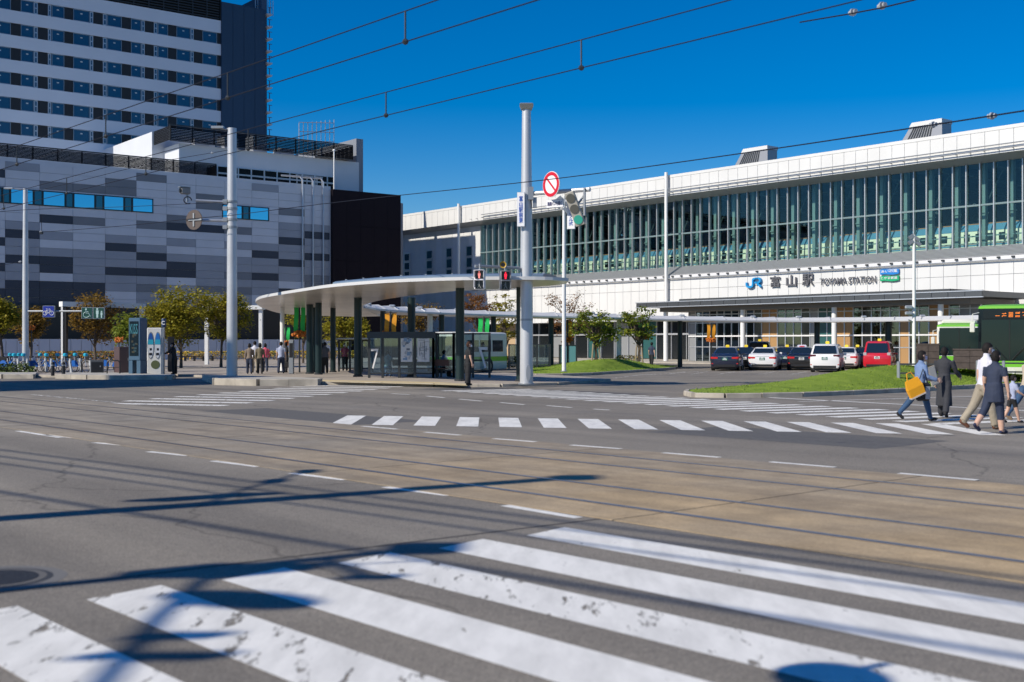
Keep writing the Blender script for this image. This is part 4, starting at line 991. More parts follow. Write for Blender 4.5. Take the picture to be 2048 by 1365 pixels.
sign_board('exemption_sign', 'small white plate with dark lettering below the red ringed sign', 'sign', 1090, 1129, 400, 415, 46.2, '路線バスを除く', False, M('letter_navy', (.05,.05,.16), .5), th=.03, rz=radians(-35))
sign_board('crossing_sign', 'tall white board with blue vertical lettering partly behind the tilted signal', 'sign', 1134, 1149.5, 392, 458, 46.3, 'スクランブル式', True, LETTERBLUE, th=.06, rz=radians(-20))
# no vehicles sign
ns = thing('road_sign', 'round white sign with red ring and red diagonal bar on the bracket', 'road sign', (X_(1102.5,46.0),45.9,Z_(370,46.0)), radians(-52))
r_ = 26/F*46.0
b = MB(); b.disc((0,0,0),r_,(0,1,0),.03,36); b.build('plate', SIGNWHITE, ns)
b = MB(); n = 40; ro, ri = r_*.955, r_*.70
b.loft([[(r*cos(2*pi*k/n),y,r*sin(2*pi*k/n)) for r,y in ((ro,-.02),(ro,-.026),(ri,-.026),(ri,-.02))] for k in range(n+1)], cap=False); b.build('ring', SIGNRED, ns)
b = MB(); b.box((0,-.023,0),(r_*1.5,.006,r_*.15), rot=Euler((0,radians(45),0)).to_matrix()); b.build('bar', SIGNRED, ns)
# vehicle signal, leaning
SIGH = M('signal_housing', (.40,.38,.33), .5)
vsg = thing('traffic_signal', 'leaning beige three lamp vehicle signal showing a dull green lens', 'traffic signal', (X_(1149,45.7),45.6,Z_(419,45.7)))
vsg.rotation_euler = (radians(14), radians(-16.5), radians(-22))
MB().cbox((0,.06,0),(.40,.16,1.36),.03).build('housing', SIGH, vsg)
for i, cl in enumerate(((.10,.10,.085),(.10,.10,.085),(.03,.26,.20))):
    z = .43-.43*i; MB().disc((0,-.03,z),.175,(0,1,0),.03,24).build('lens', M('lens_green' if i == 2 else 'lens_dark', cl, .3, spec=.8, emit=(.02,.45,.32) if i == 2 else None, estr=.25), vsg)
b = MB(); b.tube([(.1,.15,.1),(.45,.3,.35)], .04); b.build('hanger', STEEL, vsg)
# pedestrian signals
REDMAN = M('red_man', (.6,.02,.03), .4, emit=(1.0,.02,.05), estr=1.6); REDPALE = M('red_man_pale', (.7,.22,.2), .4, emit=(1,.25,.2), estr=.7)
LENSBK = M('lens_black', (.015,.015,.018), .2); DIMMAN = M('dim_man', (.25,.26,.24), .5)
def man_icon(parent, z, mat, walk=False, s=.13):
    b = MB(); b.disc((0,-.075,z+s*.80),s*.20,(0,1,0),.012,12)
    if walk:
        b.box((0,-.075,z+s*.15),(s*.36,.012,s*.85)); b.box((-s*.28,-.075,z-s*.62),(s*.2,.012,s*.9),rot=Euler((0,radians(28),0)).to_matrix()); b.box((s*.28,-.075,z-s*.62),(s*.2,.012,s*.9),rot=Euler((0,radians(-28),0)).to_matrix()); b.box((-s*.35,-.075,z+.1*s),(s*.16,.012,s*.6),rot=Euler((0,radians(35),0)).to_matrix())
    else:
        b.box((0,-.075,z+s*.12),(s*.75,.012,s*.78)); b.box((0,-.075,z-s*.62),(s*.48,.012,s*.85))
    return b.build('figure', mat, parent)
def ped_signal(u, v0, v1, y, rz, housing, red, label):
    zc = Z_((v0+v1)/2,y); t = thing('pedestrian_signal', label, 'pedestrian signal', (X_(u,y),y,zc), rz, 'pedestrian signals on the pole')
    b = MB(); b.cbox((0,.08,0),(.42,.26,.78),.05); hs = b.build('housing', housing, t)
    for q, z in ((0,.19),(1,-.19)):
        l = MB().bx(-.155,.155,-.065,-.05,z-.155,z+.155).build('lens', LENSBK, t)
        man_icon(l, z, red if q == 0 else DIMMAN, q == 1)
        b = MB(); b.bx(-.19,.19,-.22,-.05,z+.165,z+.18); b.bx(-.195,-.175,-.20,-.05,z-.10,z+.18); b.bx(.175,.195,-.20,-.05,z-.10,z+.18); b.build('visor', housing, t)
    MB().tube([(0,.08,.38),(0,.08,.62)],.035).build('hanger', STEEL, t)
    return t
ped_signal(959, 541, 579, 45.5, radians(-8), M('ped_white', (.72,.71,.74), .4), REDPALE, 'white pedestrian signal with pale red figure at the end of the arm')
ped_signal(1010.5, 543, 580, 46.2, radians(10), M('ped_grey', (.30,.31,.33), .4), REDMAN, 'grey pedestrian signal with bright red figure beside the pole')
sp_ = thing('loudspeaker', 'small yellow horn speaker on the pedestrian signal arm', 'loudspeaker', (X_(1006,45.9),45.9,Z_(530,45.9)))
b = MB(); b.lathe([(.03,-.14),(.06,-.05),(.13,.06),(.11,.05),(.04,-.02)], 16, mat4=Matrix.Rotation(radians(90),4,'X')); b.build('horn', M('speaker_yellow', (.50,.30,.02), .5), sp_, True); MB().disc((0,-.03,0),.08,(0,1,0),.02).build('throat', BLACK, sp_)

# left pole with camera and the back of a round sign
tl, lp, lh = pole(464, 758, 257, .245, .20, 'signal_pole', 'tall grey pole left of the canopy with a camera and a round sign back', 'pole', POLEM)
yq = lp.y; qx = lambda u: X_(u,yq)-lp.x; qz = lambda v: Z_(v,yq)-.11
b = MB(); b.tube([(0,0,lh-.08),(-.5,-.1,lh-.02)], .05); b.box((-.62,-.1,lh+.02),(.55,.28,.10)); b.build('lamp_head', STEEL, tl)
b = MB(); b.tube([(-.1,0,qz(405)),(qx(395),-.3,qz(403))],.06); b.tube([(-.15,0,qz(442)),(qx(388),-.25,qz(442))],.06); b.build('bracket_arms', STEELW, tl)
b = MB()
for v in (404, 418, 440, 455): b.lathe([(.25,qz(v)-.05),(.25,qz(v)+.05)],20); b.box((-.28,-.1,qz(v)),(.2,.2,.18))
b.build('clamp_band', STEEL, tl)
camo = thing('security_camera', 'bulky grey security camera with looped cable on the left pole bracket', 'camera', (X_(374,yq),yq-.3,Z_(384,yq)), radians(35))
MB().cbox((0,0,0),(.42,.26,.30),.03).build('housing', M('camera_grey', (.26,.25,.24), .5), camo)
MB().disc((-.23,-.02,0),.10,(1,0,0),.08,16).build('lens', BLACK, camo); MB().bx(-.28,.2,-.15,.15,.15,.18).build('sun_shield', STEEL, camo)
b = MB(); b.tube([(.1,0,-.15),(.1,0,-.5)],.05); b.build('mount', STEEL, camo)
b = MB(); b.tube([(.1+.18*cos(a),-.05,-.42+.16*sin(a)) for a in [2*pi*k/14 for k in range(13)]],.025,6); b.build('cable', BLACK, camo)
rs = thing('round_disc', 'brownish back of a round sign on the left pole', 'road sign', (X_(393,yq),yq-.4,Z_(442,yq)), radians(-25))
MB().disc((0,0,0),.45,(0,1,0),.03,32).build('plate', M('sign_back', (.10,.078,.072), .6, .2), rs); MB().bx(-.04,.04,-.05,-.015,-.3,.3).build('stiffener', STEEL, rs); MB().bx(-.3,.45,-.06,-.015,-.04,.04).build('bracket', STEEL, rs)  # plate colour darkened to hold the shade on this back face

# far left pole, lamp arm and hanging signs
tf, fp, fh = pole(51, 746, 378, .175, .12, 'lamp_pole', 'slender grey lamp pole at the far left with blue and green hanging signs', 'pole', POLEM)
yf = fp.y; fx = lambda u: X_(u,yf)-fp.x; fz = lambda v: Z_(v,yf)-.11
b = MB(); b.tube([(0,0,fh-.05),(fx(25),-.2,fh)],.04); b.cbox((fx(21),-.2,fh),(.5,.2,.08),.02); b.build('lamp_head', STEELW, tf)
b = MB(); b.tube([(0,-.05,fz(623)),(fx(207),-.25,fz(623))],.05); b.build('sign_arm', STEEL, tf)
def icon_sign(u0, u1, v0, v1, base, label, draw):
    y = yf-.32; x0, x1, z0, z1 = X_(u0,y), X_(u1,y), Z_(v1,y), Z_(v0,y); w, h = x1-x0, z1-z0
    t = thing('hanging_sign', label, 'sign', ((x0+x1)/2,y,(z0+z1)/2), 0, 'hanging signs on the far left pole')
    MB().bx(-w/2,w/2,0,.16,-h/2,h/2).build('case', STEELW, t); f = MB().bx(-w/2+.02,w/2-.02,-.012,0,-h/2+.02,h/2-.02).build('face', base, t)
    b = MB(); draw(b, h); b.build('pictogram', SIGNWHITE if base is SIGNBLUE else M('icon_green_white', (.45,.62,.60), .5), f)
def ring(b, c, r, th=.03, y=-.018, n=18): b.tube([(c[0]+r*cos(2*pi*k/n),y,c[1]+r*sin(2*pi*k/n)) for k in range(n+1)], th/2, 4)
def seg(b, *p, th=.03): b.tube([(x,-.018,z) for x,z in p], th/2, 4)
def bike_icon(b, h): ring(b,(-.18,-.09),.11); ring(b,(.18,-.09),.11); seg(b,(-.18,-.09),(-.08,.08),(.10,.08),(0,-.09),(-.18,-.09)); seg(b,(.18,-.09),(.09,.13),(.02,.15)); seg(b,(-.12,.14),(-.05,.14)); seg(b,(-.08,.08),(0,-.09))
def chair_icon(b, h): b.disc((-.04,-.018,.20),.05,(0,1,0),.01,12); seg(b,(-.04,.14),(-.03,-.02),(.12,-.02),(.2,-.2),th=.045); b.tube([(-.02+.16*cos(a),-.018,-.10+.15*sin(a)) for a in [pi*.62+pi*1.25*k/12 for k in range(13)]],.02,4); seg(b,(-.03,.06),(.09,.06),th=.035)
def wc_icon(b, h):
    b.disc((-.06,-.018,.22),.055,(0,1,0),.01,12); b.bx(-.13,.01,-.023,-.013,-.05,.15); b.bx(-.11,-.01,-.023,-.013,-.25,-.05)
    b.disc((.17,-.018,.09),.04,(0,1,0),.01,12); b.bx(.12,.22,-.023,-.013,-.10,.04); b.bx(.135,.205,-.023,-.013,-.26,-.1)
icon_sign(85.5,108.5,612,635,SIGNBLUE,'square blue hanging sign with a white bicycle',bike_icon)
icon_sign(163,184.5,615,637.5,SIGNGREEN,'square dark green hanging sign with a wheelchair figure',chair_icon)
icon_sign(186,208,615.5,638,SIGNGREEN,'square dark green hanging sign with toilet figures',wc_icon)

# light poles on the mound and by the brown wall
tm, mp_, mh_ = pole(1128, 743.5, 393, .105, .075, 'lamp_pole', 'thin white lamp pole standing on the grass mound right of the signal pole', 'lamp post', PAINTW, z=.30)
b = MB()
for i, (dx, dz, a) in enumerate(((-.25,.15,-40),(.2,.2,50),(-.2,-.15,-50),(.22,-.1,60),(.1,-.4,45))): b.box((dx,0,mh_-.3+dz),(.34,.2,.2),rot=Euler((0,radians(a),0)).to_matrix()); b.tube([(0,0,mh_-.35+dz),(dx,0,mh_-.3+dz)],.03)
b.build('floodlights', STEEL, tm)
p = Vector((X_(1828,56),56,0)); zt = Z_(470,56); tn = thing('lamp_pole', 'slim pale lamp pole rising behind the brown stone wall', 'lamp post', p)
MB().tube([(0,0,0),(0,0,zt)],[.09,.07],14).build('shaft', PAINTW, tn, True)
b = MB()
for dx, dz, a in ((-.13,.10,-35),(.13,.0,35),(.2,-.22,40),(-.15,-.15,-30)): b.box((dx,0,zt+dz-.2),(.24,.16,.16),rot=Euler((0,radians(a),0)).to_matrix())
b.build('floodlights', STEEL, tn)
b = MB(); b.tube([(0,0,Z_(645,56)),(-.3,-.1,Z_(640,56))],.03)
for v in (615, 627): b.cbox((-.28,-.1,Z_(v,56)),(.34,.16,.16),.03); b.tube([(0,0,Z_(v,56)-.1),(-.28,-.1,Z_(v,56)-.08)],.02)
b.build('cameras', STEELW, tn)

# ------------------------------------------------------------------ banner posts with flower baskets
BG, BO = M('banner_green', (.02,.55,.10), .6), M('banner_orange', (.85,.36,.02), .6)
FLW = M('basket_flowers', (.55,.16,.02), .8, var=.6, scale=14)
def banner_post(u, v0, v1, vb, y, mat, label, flip=0):
    x = X_(u,y); zb_, z1_, z0_ = .1, Z_(v0,y), Z_(v1,y); t = thing('banner_post', label, 'banner post', (x,y,0))
    MB().tube([(0,0,zb_),(0,0,z1_+.1)],.05,8).build('shaft', DARKST, t)
    MB().tube([(-.36,0,z1_+.03),(.36,0,z1_+.03)],.02,6).build('crossbar', DARKST, t)
    for s in (-1, 1):
        b = MB(); n = 6; ring_ = [(s*(.19)+(.018*sin(k*.9)), .04*cos(k*.9), z1_-(z1_-z0_)*k/n) for k in range(n+1)]; w = .12
        for k in range(n):
            a, c = ring_[k], ring_[k+1]; b.add([(a[0]-w,a[1],a[2]),(a[0]+w,a[1]+.02,a[2]),(c[0]+w,c[1]+.02,c[2]),(c[0]-w,c[1],c[2]),(a[0]-w,a[1]+.012,a[2]),(a[0]+w,a[1]+.032,a[2]),(c[0]+w,c[1]+.032,c[2]),(c[0]-w,c[1]+.012,c[2])], [(0,1,2,3),(7,6,5,4),(0,4,5,1),(1,5,6,2),(2,6,7,3),(3,7,4,0)])
        b.build('banner', mat, t)
    r2 = random.Random(u); b = MB()
    for i in range(40): a = r2.random()*6.28; r = r2.random()*.42; b.sphere((r*cos(a),r*sin(a)*.7,z0_-.14+(r2.random()-.5)*.28),.05+.05*r2.random(),5,4)
    b.build('flower_basket', FLW, t)
banner_post(599,615,663,735,66,BG,'pair of green banners with orange flowers left of the canopy columns')
banner_post(571,655,682,735,88,BG,'small far pair of green banners behind the two walkers')
banner_post(781,627,664,740,64,BO,'pair of orange banners above the number seven shelter')
banner_post(967.5,637,667,740,68,BG,'pair of green banners behind the narrow shelter screen')
banner_post(1135,643,676,740,82,BO,'pair of orange banners beside the white lamp pole on the mound')
banner_post(1285,645,671,735,84,BG,'pair of green banners behind the right mound tree')
banner_post(1422.5,649,677,735,90,BO,'pair of orange banners in front of the station entrance')
for u, v, y, lb in ((63,656,69,'orange hanging flower basket beside the far left pole'),(238,681,62,'small orange and yellow flower basket left of the dark kiosk panel')):
    t = thing('flower_basket', lb, 'flower basket', (X_(u,y),y,0)); MB().tube([(0,0,.1),(0,0,Z_(v,y))],.03,6).build('post', DARKST, t); r2 = random.Random(u); b = MB()
    for i in range(46): b.sphere(((r2.random()-.5)*.36,(r2.random()-.5)*.3,Z_(v,y)+(r2.random()-.5)*.26),.03+.035*r2.random(),5,4)
    b.build('flowers', FLW, t)

# ------------------------------------------------------------------ street furniture on the left plaza
# gate frame
gy = 78.0; gt = thing('white_portal', 'white square portal frame spanning between the left trees', 'portal', (0,0,0))
xa, xb = X_(126,gy), X_(284,gy+4); za1_ = Z_(604,gy)
b = MB(); a, c = Vector((xa,gy,0)), Vector((xb,gy+4,0)); d = (c-a).normalized(); L = (c-a).length
b.box((*((a+c)/2).xy,za1_-.15),(L+.3,.5,.32),rz=atan2(d.y,d.x)); b.build('beam', PAINTW, gt)
MB().bx(xa-.06,xa+.06,gy-.2,gy+.2,.1,za1_-.32).build('leg', PAINTW, gt); MB().bx(xb-.16,xb+.16,gy+3.8,gy+4.2,.1,za1_-.32).build('leg', PAINTW, gt)
MB().bx(xa+.07,xa+.26,gy-.15,gy+.2,.1,za1_-.32).build('dark_leg', BLACK, gt)
g2y = 90; g2 = thing('white_portal', 'white flat roofed frame half hidden behind the big trees', 'portal', (0,0,0))
xa, xb = X_(405,g2y), X_(535,g2y+2); b = MB(); b.bx(xa,xb,g2y,g2y+1.2,Z_(619,g2y),Z_(611,g2y)); b.build('beam', PAINTW, g2)
for x in (xa+.1, xb-.3): MB().bx(x,x+.25,g2y+.2,g2y+.6,.1,Z_(619,g2y)).build('leg', PAINTW, g2)
# information pylon (dark blue) with screen
iy = 60.0; ix0, ix1 = X_(263,iy), X_(289,iy); ih = Z_(636.5,iy)
ip = thing('information_pylon', 'dark blue poster pylon with a dim screen standing at the kerb', 'pylon', ((ix0+ix1)/2,iy,.11), radians(-14))
IPB = M('pylon_blue', (.055,.12,.19), .45); w = ix1-ix0
MB().bx(-w/2,-w*.18,-.32,.32,0,.75).build('foot', IPB, ip); MB().bx(w*.18,w/2,-.32,.32,0,.75).build('foot', IPB, ip); MB().cbox((0,0,(.75+ih-.11)/2),(w,.66,ih-.11-.75),.03).build('body', IPB, ip)
scn = MB().bx(-w/2+.06,w/2-.10,-.345,-.325,.98,ih-.28).build('screen', M('pylon_screen', (.012,.022,.028), .12, spec=.8), ip)
lettering('KISS', .50, M('screen_teal', (.05,.22,.27), .4), scn, (-.02,-.355,ih-.66), width=w*.66, depth=.006)
b = MB(); r2 = random.Random(3)
for i in range(16): x, z = -w/2+.1+r2.random()*(w-.35), 1.1+r2.random()*1.0; b.bx(x,x+.05+.12*r2.random(),-.349-.0003*i,-.3455,z,z+.03+.12*r2.random(),i % 2)
b.build('picture', [M('pic_a', (.06,.055,.035), .3), M('pic_b', (.03,.06,.07), .3)], scn)
# bicycle share kiosk
ky = 61.0; kx0, kx1 = X_(294.5,ky), X_(323,ky); kh = Z_(656,ky)
kk = thing('bicycle_share_kiosk', 'white rental kiosk with two oval blue panels next to the dark pylon', 'kiosk', ((kx0+kx1)/2,ky,.11), radians(8)); kw = kx1-kx0
KW = M('kiosk_white', (.70,.70,.68), .45)
MB().cbox((0,.18,(kh-.11)/2),(kw,.36,kh-.11),.03).build('body', KW, kk); MB().bx(kw/2+.005,kw/2+.10,.02,.44,0,kh-.15).build('side_panel', STEEL, kk)
for cx_, hi in ((-kw*.25,M('oval_blue_dark', (.02,.10,.38), .4)),(kw*.23,M('oval_blue', (.02,.16,.50), .4))):
    def oval(rx, rz, z0, z1, y, mat, nm, par):
        b = MB(); n = 28; zc = 1.50; pts_ = [(cx_+rx*cos(2*pi*k/n), max(z0,min(z1,zc+rz*sin(2*pi*k/n)))) for k in range(n)]
        b.add([(x,y,z) for x,z in pts_]+[(x,.0,z) for x,z in pts_], [tuple(range(n))[::-1]]+[(k,(k+1)%n,n+(k+1)%n,n+k) for k in range(n)]); return b.build(nm, mat, par)
    o = oval(.165,.70,0,9,-.012,STEEL,'oval_rim',kk); o2 = oval(.135,.64,0,9,-.018,M('oval_white', (.62,.66,.72), .5),'oval_panel',kk)
    oval(.135,.64,1.55,9,-.022,hi,'blue_field',o2); oval(.135,.64,1.55,1.80,-.026,M('oval_cyan', (.03,.36,.52), .4),'cyan_field',o2)
    b = MB(); b.bx(cx_-.05,cx_+.05,-.028,-.02,1.25,1.36); b.bx(cx_-.08,cx_+.06,-.029,-.02,1.0,1.12); b.build('keypad', BLACK, o2)
MB().disc((.05,-.005,.52),.22,(0,1,0),.012,24).build('porthole', M('porthole', (.10,.12,.05), .6), kk)
cpole = thing('beacon_post', 'round post with a dark blue drum bearing a white crescent mark', 'post', (X_(327.5,62.5),62.5,.11)); zb_ = Z_(655,62.5)-.11; zt_ = Z_(637.5,62.5)-.11
MB().tube([(0,0,0),(0,0,zb_)],.05,12).build('shaft', STEELW, cpole, True); MB().lathe([(.10,zb_),(.115,zb_+.04),(.115,zt_-.04),(.10,zt_)],18).build('drum', M('drum_blue', (.02,.05,.12), .4), cpole, True)
lettering('C', .20, SIGNWHITE, cpole, (.0,-.122,(zb_+zt_)/2), depth=.01, bold=.02)
def simple_box(name, label, cat, u, v, w, d, vt, mat, rz=0, dark=None, door=True):
    p = G(u, v, .11); h = Z_(vt,p.y)-.11; t = thing(name, label, cat, (p.x,p.y,.11), rz)
    MB().cbox((0,0,h/2+.03),(w,d,h-.06),.02).build('body', mat, t); MB().bx(-w/2+.03,w/2-.03,-d/2+.03,d/2-.03,0,.05).build('plinth', BLACK, t)
    MB().bx(-w/2+.05,w/2-.05,-d/2-.012,-d/2-.002,.12,h-.12).build('door', dark or mat, t); MB().bx(w*.2,w*.28,-d/2-.03,-d/2-.01,h*.5,h*.6).build('handle', STEEL, t); return t
BROWN = M('cabinet_brown', (.085,.05,.05), .5)
simple_box('utility_cabinet', 'dark brown utility cabinet left of the poster pylon', 'cabinet', 245, 749, .62, .9, 694, BROWN, radians(35))
simple_box('litter_bin', 'grey and black slatted litter bin between the bollards and the cabinet', 'litter bin', 194, 749, .66, .6, 720, M('bin_grey', (.10,.105,.11), .5), radians(20), BLACK)
simple_box('vending_post', 'black slim terminal beside the kiosk under the trees', 'terminal', 342, 744, .36, .5, 674, BLACK, radians(15))
simple_box('planter_box', 'black box planter at the left edge by the bicycles', 'planter', 3, 745, .8, .6, 714, BLACK)
for u, v, lb in ((105.5,752,'short black bollard nearest the grey pole'),(127,752,'short black bollard right of its twin by the portal leg')):
    p = G(u,v,.11); t = thing('bollard', lb, 'bollard', (p.x,p.y,.11), 0, 'black bollards at the kerb'); MB().lathe([(.085,0),(.085,.62),(.075,.66),(.04,.69)],16).build('post', BLACK, t, True); MB().lathe([(.088,.50),(.088,.55)],16).build('band', STEEL, t)
for u, v, lb in ((175,748,'black hoop barrier left of the litter bin'),(227,751,'black hoop barrier left of the poster pylon')):
    p = G(u,v,.11); t = thing('hoop_barrier', lb, 'barrier', (p.x,p.y,.11), 0, 'black hoop barriers'); MB().tube([(-.32,0,0),(-.32,0,.62),(-.24,0,.74),(.24,0,.74),(.32,0,.62),(.32,0,0)],.035,8).build('hoop', BLACK, t, True); MB().tube([(-.32,0,.4),(.32,0,.4)],.02,6).build('crossbar', BLACK, t)
# low kerbed traffic island beneath the left pole and planting strip
isl = kerb_island = None
def island(pts, name, mat, z=.24):
    b = MB(); b.prism([(p[0],p[1]) for p in pts],-.05,z); o = struct(b.build(name, mat)); kerb_run([Vector(p[:2]) for p in pts[:len(pts)//2+1]], z+.012, o, w=.22); return o
island([G(428,764),G(436,770),G(520,772),G(636,771.5),G(645,769),(-11.2,53.2),(-14.4,55.5)], 'kerb_island', CONC, .26)
island([G(-60,756),G(10,757.5),G(70,757.5),G(74,752),G(-60,750)], 'kerb_island', CONC, .2)
island([G(118,757.5),G(180,759),G(335,760.5),G(342,757.5),G(250,753),G(130,753)], 'kerb_island', CONC, .2)
# fence rails and stone walls on the right
STONE = M('brown_stone', (.075,.055,.05), .75, var=.2, scale=6, bump=.3, bscale=30)
def stone_wall(u, y, w, d, vt, rz, label):
    h = Z_(vt,y); t = thing('stone_wall', label, 'wall', (X_(u,y),y,0), rz, 'brown stone walls by the bus bay')
    MB().bx(0,w,0,d,.1,h-.06).build('core', STONE, t)
    bm = {}
    for r in range(5):
        z0, z1 = .1+(h-.16)*r/5, .1+(h-.16)*(r+1)/5
        k = max(2, round(w/.55))
        for i in range(k): MB().bx(w*i/k+.008,w*(i+1)/k-.008,-.03,.0,z0+.008,z1-.008).build('stone_tile', STONE, t)
        for i in range(2): MB().bx(-.03,.0,d*i/2+.008,d*(i+1)/2-.008,z0+.008,z1-.008).build('stone_tile', STONE, t)
    MB().bx(-.05,w+.03,-.05,d+.03,h-.06,h).build('coping', STONE, t)
stone_wall(1834, 54, .95, .6, 687.5, radians(-18), 'brown stone wall block left, its narrow face catching the sun')
stone_wall(1908, 50.5, 1.25, .85, 698, radians(-22), 'brown stone wall block right, in front of the green buses')
for u, v, lb in ((1797,768,'grey metal rail fence before the left stone wall'),(1955,764,'grey metal rail fence behind the walkers')):
    p = G(u,v,.2); t = thing('rail_fence', lb, 'fence', (p.x,p.y,.2), radians(-25))
    for x in (0,.95): MB().cbox((x,0,.42),(.12,.10,.84),.02).build('post', STEEL, t)
    for z in (.40,.74): MB().bx(.0,2.0,-.03,.03,z-.03,z+.03).build('rail', DARKST, t)
# flower beds
def scatter(pts_fn, n, name, mats, sz, kind=True):
    b = MB(); nm = len(mats) if isinstance(mats, list) else 1
    for i in range(n):
        p = pts_fn(); a, e = rng.random()*6.28, (rng.random()-.3)*1.5; s = sz*(.6+.8*rng.random()); u = Vector((cos(a),sin(a),e)).normalized()*s; w = u.cross(Vector((rng.random()-.5,rng.random()-.5,1))).normalized()*s*.6
        b.add([p-u,p+w,p+u,p-w], [(0,1,2,3)], i % nm)
    return b.build(name, mats)
FLY, FLG = M('flower_yellow', (.62,.40,.03), .7), M('flower_leaf', (.10,.14,.02), .8)
fb_ = lambda s0, s1, o0, o1, h: (lambda: T.w(s0+(s1-s0)*rng.random(), o0+(o1-o0)*rng.random(), .12+h*rng.random()**.6))
stuff(scatter(fb_(T.s(352,-8),T.s(705,-8),-10,-7.5,.85), 5200, 'flower_bed', [FLY,FLG,FLY], .09))
stuff(scatter(fb_(T.s(70,-14),T.s(245,-14),-17,-14,.95), 3600, 'flower_bed', [M('flower_orange', (.50,.24,.04), .7),FLG], .09))
stuff(scatter(lambda: Vector((X_(985+rng.random()*60,79+rng.random()*2),79+rng.random()*2,.1+.75*rng.random())), 1600, 'flower_bed', [FLY,FLG], .08))
stuff(scatter(lambda: Vector((X_(1232+rng.random()*50,80+rng.random()*1.5),80+rng.random()*1.5,.5+.4*rng.random())), 500, 'flower_bed', [FLY,FLG], .07))
stuff(scatter(lambda: (lambda p: Vector((p.x+(rng.random()-.5)*2.2,p.y+(rng.random()-.5)*1.2,.15+rng.random()**1.5*.5)))(G(24,752)), 620, 'ornamental_grass', [M('sedge', (.09,.13,.04), .8),FLG], .10))
# shrubs left edge over the kerb
# far seat along the flower bed
lb_ = thing('long_bench', 'low dark bench along the yellow flower bed under the trees', 'bench', T.w(T.s(352,-12.5),-12.5,.11), T.rot); Lb = T.s(425,-12.5)-T.s(352,-12.5)
MB().bx(0,Lb,-.22,.22,.38,.45).build('seat', BARK, lb_)
for q in range(5): MB().bx(Lb*q/4-.04,Lb*q/4+.04,-.18,.18,0,.38).build('leg', DARKST, lb_)

# ------------------------------------------------------------------ overhead wires
WIRE = M('wire_dark', (.012,.015,.026), .7, spec=.2)
def wire(name, label, pts, r, group=None, sag=0.0, n=12):
    a, c = Vector(pts[0]), Vector(pts[-1]); P = [a.lerp(c,i/n)-Vector((0,0,sag*4*(i/n)*(1-i/n))) for i in range(n+1)] if len(pts) == 2 else [Vector(p) for p in pts]
    o = thing(name, label, 'wire', (0,0,0), 0, group); MB().tube(P, r, 6).build('cable', WIRE, o); return o
TP = ((9.78,'near'),(12.68,'far'))
for p, nm in TP:
    o = wire('tram_wire', f'pair of parallel tram wires with short droppers over the {nm} track', [PQ(p,-14,5.85),PQ(p,150,5.85)], .0085, 'tram wires')
    MB().tube([PQ(p,-14,6.27),PQ(p,150,6.27)], .0085, 6).build('cable', WIRE, o)
    for q in [(13.2 if p < 11 else 12.7)+5*k for k in range(-4, 27)]: MB().tube([PQ(p,q,5.85),PQ(p,q,6.27)], .013, 5).build('dropper', DARKST, o); MB().sphere(PQ(p,q,5.85), .045, 6, 4).build('clip', DARKST, o)
def pxp(u, v, Y): return Vector((X_(u,Y),Y,Z_(v,Y)))
def pxwire(label, pts, r, group='span wires', ins=()):
    P = [pxp(*p) for p in pts]; o = wire('span_wire', label, smooth_line(P,4), r, group)
    for u, v, Y in ins:
        c = pxp(u,v,Y); d = (P[-1]-P[0]).normalized()
        b = MB()
        for k in range(3): b.disc(c+d*(k-1)*.06,.062 if k == 1 else .04,d,.03,12)
        b.build('insulator', M('insulator', (.40,.42,.44), .3), o)
    return o
pxwire('long span wire with insulators sagging from upper right across the station', [(2300,182,17),(2048,222,19),(1782,263,23),(1450,312,29),(1110,358,36),(800,391,43),(640,409,48),(464,431,53.6)], .014, ins=((1984,232.5,20),(1866,250,22)))
pxwire('span wire from the left pole down to a hanging weight', [(464,431,53.6),(393,437,53.6),(250,452,56),(80,465,60)], .014, ins=((82,464,60),))
pxwire('span wire from the far left pole up to the left pole', [(52,387,65.5),(160,362,62),(300,328,58),(455,301,53.8)], .013, ins=((425,306,54),))
pxwire('low span wire passing in front of the dark windows', [(-200,440,50),(52,420,56),(250,414,54),(464,404,53.6)], .012)
pxwire('thin line from the left edge to the far left pole', [(-200,570,66),(0,532,66),(44,523,65.8)], .012, ins=((40,524,65.8),))
b = thing('cable_weight', 'small dark weight hanging on a wire near the far left windows', 'cable weight', pxp(83,452,60)); MB().tube([(0,0,.55),(0,0,-.3)],.015,5).build('line', WIRE, b); MB().cbox((0,0,-.36),(.16,.12,.14),.02).build('weight', DARKST, b)
# cross wire with insulators at the top right
pxwire('short upper wire crossing the top right corner', [(2400,-260,14),(2048,-95,16),(1830,0,18.2),(1600,45,21)], .012, ins=((1764,12,19),(1706,25,20)))

# wires, signal poles and signs left of and behind the view: they throw the long shadows on the near road
SL = 1/tan(radians(SUN_EL))
def cast(x, y, z): return Vector((x-DX*SL*z, y-DY*SL*z, z))     # where something at height z stands whose shadow falls on (x, y)
for a, c, z, r in (((0,984),(2048,1316),8.0,.034),((0,900),(650,982),8.4,.026),((0,913),(595,990),7.6,.026),((0,927),(600,1010),7.2,.022)):
    p, q = G(*a), G(*c); d = (q-p).normalized(); A, C = p-d*26, q+d*8
    wire('power_line', 'overhead line left of the view whose thin shadow crosses the near lane', [cast(A.x,A.y,z), cast(C.x,C.y,z)], r, 'overhead lines left of the view')
sp1, sp2 = G(1150,957), G(850,1097)
def shade_pole(tip, h, r, label):
    t = cast(tip.x, tip.y, h); o = thing('signal_pole', label, 'pole', (t.x,t.y,0)); MB().tube([(0,0,0),(0,0,h)],[r*1.25,r*.85],16).build('shaft', POLEM, o, True); MB().cbox((0,0,h),(.5,.5,.22),.03).build('cap', STEEL, o); return o, t
